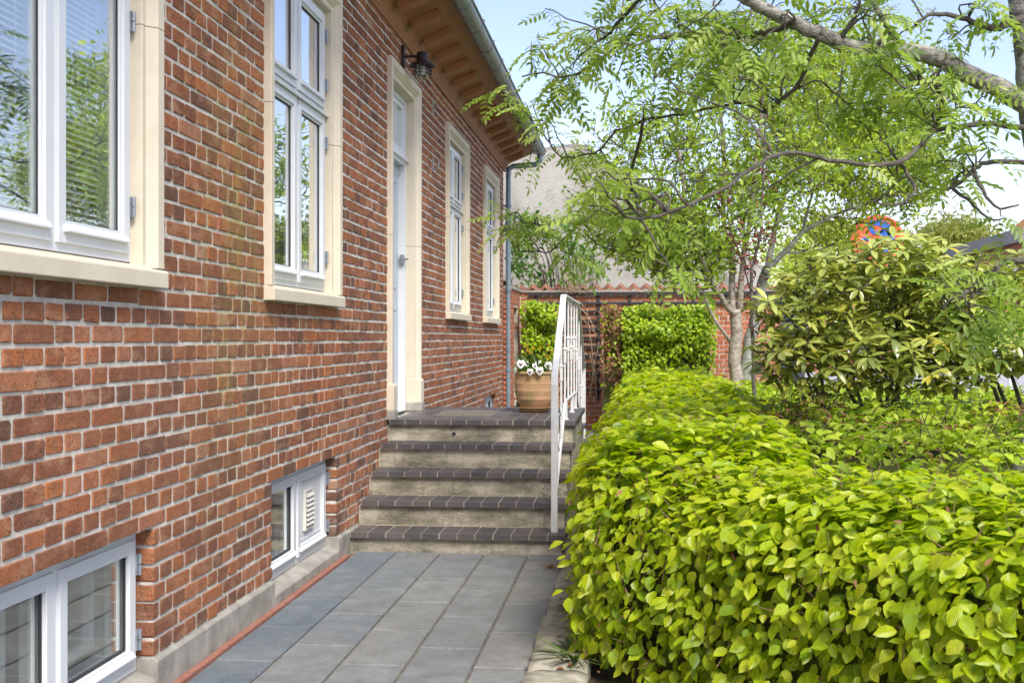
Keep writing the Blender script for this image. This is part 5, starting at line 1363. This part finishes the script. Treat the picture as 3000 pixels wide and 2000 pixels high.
# free sprays filling the canopy
for (cx, cy, rx_, ry_, Z_, dzz, nn) in ((2620,180,220,90,4.9,.4,13), (2680,330,180,90,5.0,.4,9), (2480,330,120,70,4.9,.3,6), (2250,110,200,70,4.9,.4,9), (2050,120,180,80,5.1,.4,9), (1850,590,90,60,3.8,.2,7), (2760,480,120,50,5.1,.3,5),
                           (2880,830,60,30,4.3,.2,4), (2820,920,50,50,4.3,.15,5), (2330,30,240,50,4.9,.4,9), (1900,40,120,50,5.4,.4,6), (2860,50,100,40,5.2,.3,4), (2080,240,120,50,4.6,.3,6), (1540,690,60,40,6.9,.1,4)):
    for _ in range(nn):
        p = at(rs.gauss(cx, rx_*.55), rs.gauss(cy, ry_*.55), Z_+rs.uniform(-dzz, dzz)); allp = [q for b in br_ for q in b[0][::2]]
        b = min(allp, key=lambda q: (q-p).length+max(0, q.z-p.z)*.6)
        if (b-p).length > .55: continue
        tw.append((smooth_path([b, b.lerp(p,.35)+Vector((rs.uniform(-.05,.05), rs.uniform(-.05,.05), .05)), b.lerp(p,.7)+Vector((rs.uniform(-.04,.04), rs.uniform(-.04,.04), .03)), p], 3, .006), .005, .0025)); spray(p, p-b, rs.randint(3,5), G)
tag(tube_tree(tw, 'twigs', M['bark_dark'], row, 5), kind='stuff')
P_, A_, N_, Sz = map(np.array, (P_, A_, N_, Sz)); T_ = np.clip(RS.normal(.5,.22,len(P_)),0,1); print('ROWAN leaves', len(P_))
dd = -(P_[:,0]-CAM.x)*math.sin(TH)+P_[:,1]*math.cos(TH); o_ = np.argsort(dd); o_ = np.concatenate([RS.permutation(o_[:600]), o_[600:]])
individual_leaves('compound_leaf', COMP, P_[o_[:300]], A_[o_[:300]], N_[o_[:300]], Sz[o_[:300]], T_[o_[:300]], M['rowan'], row)
for q in range(3): sel = o_[300:][q::3]; tag(cloud('foliage', COMP[q], P_[sel], A_[sel], N_[sel], Sz[sel], T_[sel], M['rowan'], row), kind='stuff')
mb = MB()
for c in corymb:
    for _ in range(16):
        v = Vector((rs.gauss(0,.018), rs.gauss(0,.018), rs.gauss(.012,.006))); mb.lathe([(0,-.003),(.0032,0),(0,.003)], c+v, 4); mb.tube([c, c+v], .0008, 3, False)
tag(mb.build('flower_buds', mat_plain('green_bud', (.30,.33,.16), .7), row), kind='stuff')

# ------------------------------------------------------------------ street side: sign, building, car, road sign, far trees
def sign():
    c = at(2572, 706, 24.0); t = thing('shop_sign', 'round red shop sign with blue figure half hidden above the rhododendron', 'sign', (c.x, c.y, 0))
    Rr = .53; red = mat_plain('red_sign', (.72,.085,.03), .45, .04, 2, 0); blue = mat_plain('blue_sign', (.008,.12,.55), .45, .04, 2, 0)
    def disc(name, pts, y0, y1, m_): 
        mb = MB(); mb.prism(pts, lambda p, y: (c.x+p[0], c.y+y, c.z+p[1]), y0, y1); mb.build(name, m_, t)
    disc('sign_disc', [(Rr*math.cos(2*PI*k/48), Rr*math.sin(2*PI*k/48)) for k in range(48)], 0, .12, red)
    # blue hooked figure: upper crescent, bar and tail
    mb = MB()
    def stroke(pts, w_):
        P_ = [Vector((x, 0, z)) for x, z in pts]
        for i in range(len(P_)-1):
            a, b = P_[i], P_[i+1]; d = (b-a).normalized(); nn = Vector((-d.z, 0, d.x)); wa = w_[i]/2; wb = w_[i+1]/2
            for yy, fl in ((-.012, 1),):
                q = [a+nn*wa, b+nn*wb, b-nn*wb, a-nn*wa]; base = Vector((c.x, c.y, c.z))
                mb.add([base+v+Vector((0, -.014, 0)) for v in q]+[base+v+Vector((0, -.001, 0)) for v in q], [(0,1,2,3),(4,7,6,5),(0,4,5,1),(1,5,6,2),(2,6,7,3),(3,7,4,0)])
    stroke([(-.27,.33),(-.10,.385),(.08,.36),(.20,.27),(.27,.14),(.26,.0),(.20,-.12),(.08,-.22),(-.05,-.26)], [.02,.09,.14,.15,.14,.13,.12,.10,.04])
    stroke([(-.10,.16),(.02,.17),(.14,.16),(.24,.12)], [.05,.10,.12,.08]); stroke([(-.34,.03),(-.26,.05),(-.18,.02)], [.02,.07,.02]); stroke([(-.05,.40),(-.16,.30),(-.10,.16)], [.05,.10,.05])
    mb.build('emblem', blue, t)
    mb = MB(); mb.tube([(c.x, c.y+.06, -.05), (c.x, c.y+.06, c.z-Rr)], .06, 10); mb.build('pole', M['hinge'], t)
sign()
def brick_tex(name, c1, c2, mo, sc):
    m = NT(name); b = m.n('TexBrick'); b.inputs['Scale'].default_value = sc; b.inputs['Color1'].default_value = (*c1,1); b.inputs['Color2'].default_value = (*c2,1); b.inputs['Mortar'].default_value = (*mo,1)
    b.inputs['Mortar Size'].default_value = .012; mp = m.n('Mapping'); mp.inputs['Rotation'].default_value = (R(90),0,0)
    sx = m.n('SeparateXYZ'); m.l(m.pos(), sx.inputs[0]); cx = m.n('CombineXYZ'); m.l(m.math('ADD', sx.outputs[0], sx.outputs[1]), cx.inputs[0]); m.l(sx.outputs[2], cx.inputs[1]); m.l(cx.outputs[0], b.inputs['Vector'])
    m.col(m.mix(1.0, b.outputs[0], m.ramp(m.noise(.8,4), [(.3,.85),(.7,1.1)]), 'MULTIPLY')); m.rough(.9); return m.m
shopb = brick_tex('far_brick', (.34,.12,.07), (.42,.16,.09), (.40,.34,.28), 2.0)
bd = thing('brick_shop_building', 'flat roofed two storey brick building with grey metal fascia across the street', 'building', (17.3, 50, 0))
cx, cy = 17.5, 50.0; zt_ = 5.75
mb = MB(); mb.box(cx, cx+30, cy, cy+22, -.1, zt_-.5); mb.build('wall', shopb, bd)
mb = MB(); x0 = cx-.35; y0 = cy-.35
fasc = mat_plain('grey_metal_fascia', (.24,.215,.20), .6, .15, .8, .1)
for k in range(78): mb.box(x0, x0+.05, y0+.3*k, y0+.3*k+.285, zt_-.55, zt_)
for k in range(100): mb.box(x0+.055+.3*k, x0+.055+.3*k+.285, y0, y0+.05, zt_-.55, zt_)
mb.box(x0+.03, cx+30, y0+.03, cy+22, zt_-.52, zt_-.03)
f_ = mb.build('fascia', fasc, bd)
for (a, zb_, zt2) in [(50.8+3.2*k, 3.1, 4.5) for k in range(6)]+[(50.8+3.2*k, .6, 2.3) for k in range(6)]:
    mb = MB(); mb.box(cx-.03, cx-.004, a, a+1.6, zb_, zt2); w_ = mb.build('window', M['white'], bd)
    mb = MB(); mb.box(cx-.04, cx-.031, a+.08, a+.76, zb_+.08, zt2-.08); mb.box(cx-.04, cx-.031, a+.84, a+1.52, zb_+.08, zt2-.08); mb.build('pane', mat_plain('dark_window', (.03,.04,.05), .15, .1, 1, 0) if 'dw' not in M else M['dw'], w_)
for k in range(7):
    a = cx+1+3.4*k; mb = MB(); mb.box(a, a+1.8, cy-.03, cy-.004, 3.1, 4.5); w_ = mb.build('window', M['white'], bd)
    mb = MB(); mb.box(a+.08, a+1.72, cy-.04, cy-.031, 3.18, 4.42); mb.build('pane', mat_plain('dark_window', (.03,.04,.05), .15, .1, 1, 0), w_)
mb = MB(); mb.box(cx+.6, cx+1.4, cy+.5, cy+1.4, zt_-.03, zt_+.55); mb.build('roof_vent', fasc, bd)
low = thing('low_brick_building', 'low brick building beyond the street seen through the rhododendron', 'building', (9, 44, 0))
mb = MB(); mb.box(6.5, 16.5, 48, 58, -.1, 3.0); mb.build('wall', shopb, low); mb = MB(); mb.box(6.3, 16.7, 47.8, 58.2, 3.0, 3.35); mb.build('roof', fasc, low)
for k in range(4):
    mb = MB(); mb.box(7.3+2.3*k, 8.6+2.3*k, 47.96, 47.996, .7, 2.2); w_ = mb.build('window', M['white'], low); mb = MB(); mb.box(7.4+2.3*k, 8.5+2.3*k, 47.95, 47.959, .8, 2.1); mb.build('pane', mat_plain('dark_window', (.03,.04,.05), .15), w_)
fh = thing('far_house', 'distant house with red tiled roof at the right edge', 'house', at(3080, 991, 85))
c = at(3225, 991, 85)
mb = MB(); mb.box(c.x-5, c.x+5, c.y, c.y+8, 0, 8.6); mb.build('wall', shopb, fh)
mb = MB(); mb.prism([(-5.6, 8.4), (5.6, 8.4), (0, 13.0)], lambda p, y: (c.x+p[0], c.y+y, p[1]), -.4, 8.4); mb.build('roof', mat_plain('red_tile_roof', (.40,.12,.06), .8, .15, 2, .3, 10), fh)
# parked car
ca = thing('parked_car', 'white car parked across the street behind the rhododendron stems', 'car', (0,0,0)); cc = at(2850, 991, 46); car_w = mat_plain('white_car_paint', (.75,.76,.78), .2, .02, 2, 0)
pr = [(-2.1,.35),(-2.15,.75),(-1.35,.95),(-.75,1.42),(.9,1.45),(1.6,1.0),(2.1,.9),(2.15,.4)]
mb = MB(); mb.prism(pr, lambda p, y: (cc.x+p[0], cc.y+y, p[1]-.0), -.85, .85); mb.build('body', car_w, ca, bevel=.06)
mb = MB(); mb.prism([(-1.2,.98),(-.68,1.36),(.05,1.38),(.05,.98)], lambda p, y: (cc.x+p[0], cc.y+y, p[1]), -.86, .86); mb.prism([(.13,.98),(.13,1.38),(.85,1.38),(1.4,1.0)], lambda p, y: (cc.x+p[0], cc.y+y, p[1]), -.86, .86)
mb.build('side_window', mat_plain('car_glass', (.02,.025,.03), .1), ca)
for x in (-1.35, 1.35):
    for s in (-.86, .72):
        mb = MB(); mb.tube([(cc.x+x, cc.y+s, .3), (cc.x+x, cc.y+s+.14, .3)], .32, 18); wl = mb.build('wheel', M['black'], ca); mb = MB(); mb.tube([(cc.x+x, cc.y+s-.01, .3), (cc.x+x, cc.y+s+.15, .3)], .19, 14); mb.build('rim', M['hinge'], wl)
mb = MB(); mb.box(cc.x+2.05, cc.x+2.14, cc.y-.84, cc.y-.55, .68, .84); mb.build('tail_light', mat_plain('red_lens', (.5,.02,.02), .3), ca)
# road sign
cs = at(2958, 955, 30); rs2 = thing('road_sign', 'round red and white road sign on a pale post across the street', 'road sign', (cs.x, cs.y, 0))
mb = MB(); mb.tube([(cs.x, cs.y, -.05), (cs.x, cs.y, cs.z+.2)], .045, 10); mb.build('post', mat_plain('pale_post', (.6,.62,.62), .5), rs2)
mb = MB(); mb.tube([(cs.x, cs.y-.06, cs.z), (cs.x, cs.y-.05, cs.z)], .25, 28); mb.build('plate', mat_plain('red_plate', (.65,.07,.03), .4), rs2)
mb = MB(); mb.tube([(cs.x, cs.y-.066, cs.z), (cs.x, cs.y-.061, cs.z)], .17, 28); mb.build('plate_centre', M['white'], rs2)
def far_tree(name, label, px, py, Z, rx_, rz_, n, ls, mat, seed, group=None):
    c = at(px, py, Z); t = thing(name, label, 'tree', (c.x, c.y, 0), group); rs = random.Random(seed)
    paths = [([Vector((c.x, c.y, -.05)), Vector((c.x+.1, c.y, c.z*.5)), c], rx_*.07, rx_*.04)]; subs = []
    for k in range(16):
        v = Vector((rs.gauss(0,1), rs.gauss(0,1), rs.gauss(.4,1))).normalized(); e_ = c+Vector((v.x*rx_, v.y*rx_, v.z*rz_))*rs.uniform(.6,.95); subs.append(e_); paths.append(([c-Vector((0,0,rz_*.5)), c.lerp(e_,.5), e_], rx_*.02, rx_*.006))
    tube_tree(paths[:1], 'trunk', M['twig'], t, 8); tube_tree(paths[1:], 'branches', M['twig'], t, 5)
    P_ = np.concatenate([np.array(s)[None,:]+RS.normal(0,1,(n//16,3))*np.array([rx_*.25,rx_*.25,rz_*.25]) for s in subs]); m_ = len(P_)
    tag(cloud('crown', LANCE, P_, unit(m_)+np.array([0,0,-.6]), unit(m_), RS.uniform(ls*.6,ls*1.2,m_), RS.uniform(0,1,m_), mat, t), kind='stuff')
far_tree('willow_tree', 'pale yellow willow above the fascia of the brick building', 2780, 700, 62, 2.3, 1.2, 3600, .32, M['willow'], 1)
far_tree('willow_tree', 'bright yellow green willow between the trunks and the rhododendron', 2340, 830, 30, 1.9, 1.6, 5200, .16, M['birch'], 2)
far_tree('willow_tree', 'low pale willow just left of the round red sign', 2440, 740, 48, 2.2, 1.4, 3200, .28, M['willow'], 3)
far_tree('street_tree', 'mid green tree behind the lower rhododendron branches', 2660, 900, 34, 1.7, 1.2, 3200, .18, M['apple'], 4)
# garden bits: hedge across the street side so the bed has a back
fl = thing('dark_waste_bin', 'dark bin standing past the end of the garden wall', 'bin', at(2300, 991, 19)); c = at(2292, 991, 19)
mb = MB(); mb.prism([(-.27, 0), (.27, 0), (.33, 1.55), (-.33, 1.55)], lambda p, y: (c.x+p[0], c.y+y, p[1]), -.35, .35); mb.build('bin_body', mat_plain('dark_plastic', (.03,.04,.05), .5), fl, bevel=.03)
mb = MB(); mb.prism([(-.36, 1.56), (.36, 1.56), (.34, 1.64), (-.34, 1.66)], lambda p, y: (c.x+p[0], c.y+y, p[1]), -.38, .38); mb.build('lid', mat_plain('dark_plastic_lid', (.03,.035,.045), .4), fl, bevel=.02)

# ------------------------------------------------------------------ small ground details
def tuft(x, y, n, s, label):
    t = thing('grass_tuft', label, 'grass tuft', (x, y, .03)); a = RS.uniform(0, 2*PI, n)
    P_ = np.stack([x+.03*np.cos(a)*RS.uniform(0,1,n), y+.04*np.sin(a), np.full(n, .02)], 1)
    cloud('blades', GRASS, P_, np.stack([np.cos(a)*.9, np.sin(a)*.9, RS.uniform(.5,1.3,n)], 1), np.stack([-np.cos(a)*.8, -np.sin(a)*.8, np.full(n,.9)],1), RS.uniform(s*.6,s,n), RS.uniform(0,1,n), M['grass'], t, wscale=RS.uniform(1,2.4,n))['kind'] = 'stuff'
tuft(1.50, 4.60, 46, .20, 'strap leaved grass tuft on the nearest kerb stone under the hedge'); tuft(1.47, 5.32, 14, .15, 'thin grass tuft in the kerb joint halfway along the hedge foot'); tuft(1.42, 6.0, 9, .10, 'tiny grass tuft on the kerb near the bottom step')
n = 330; X_ = np.concatenate([RS.normal(1.27,.035,40), RS.normal(1.36,.03,30), RS.uniform(.08,1.25,110), RS.normal(.045,.02,40), RS.choice([.300,.567,.832,1.095], 110)+RS.normal(0,.006,110)]); Y_ = np.concatenate([RS.normal(6.55,.05,40), RS.uniform(6.7,7.6,30), RS.uniform(4.2,6.9,110), RS.uniform(4.2,6.9,40), RS.uniform(4.2,6.95,110)])
Pf = np.stack([X_, Y_, np.full(n, .006)+RS.uniform(0,.012,n)], 1); sz = np.concatenate([RS.uniform(.015,.035,70), RS.uniform(.004,.014,260)])
tag(cloud('fallen_leaves', SIMPLE, Pf, unit(n)*np.array([1,1,.2]), unit(n)*.4+np.array([0,0,1.]), sz, RS.uniform(0,1,n), M['brownleaf']), 'crisp brown fallen leaves scattered on the paving by the hedge foot', 'fallen leaves', kind='stuff')
n = 60; Pf = np.stack([RS.normal(1.47,.05,n), RS.uniform(4.4,6.2,n), RS.uniform(.03,.06,n)], 1)
tag(cloud('leaf_litter', SIMPLE, Pf, unit(n)*np.array([1,1,.3]), unit(n)*.5+np.array([0,0,1.]), RS.uniform(.02,.045,n), RS.uniform(0,1,n), M['brownleaf']), 'dry leaf litter caught on the kerb stones under the hedge', 'leaf litter', kind='stuff')

# put every Empty at the base of its thing, children keep their place
bpy.context.view_layer.update()
for o, loc in THINGS:
    if loc.length == 0: continue
    o.location = loc
    for ch in o.children: ch.matrix_parent_inverse = Matrix.Translation(-loc)
tot = 0
for o in S.objects:
    if o.type == 'MESH': tot += sum(len(p.vertices)-2 for p in o.data.polygons) if len(o.data.polygons) < 3000 else len(o.data.loops)-2*len(o.data.polygons)
print('objects', len(S.objects), 'tris', tot)
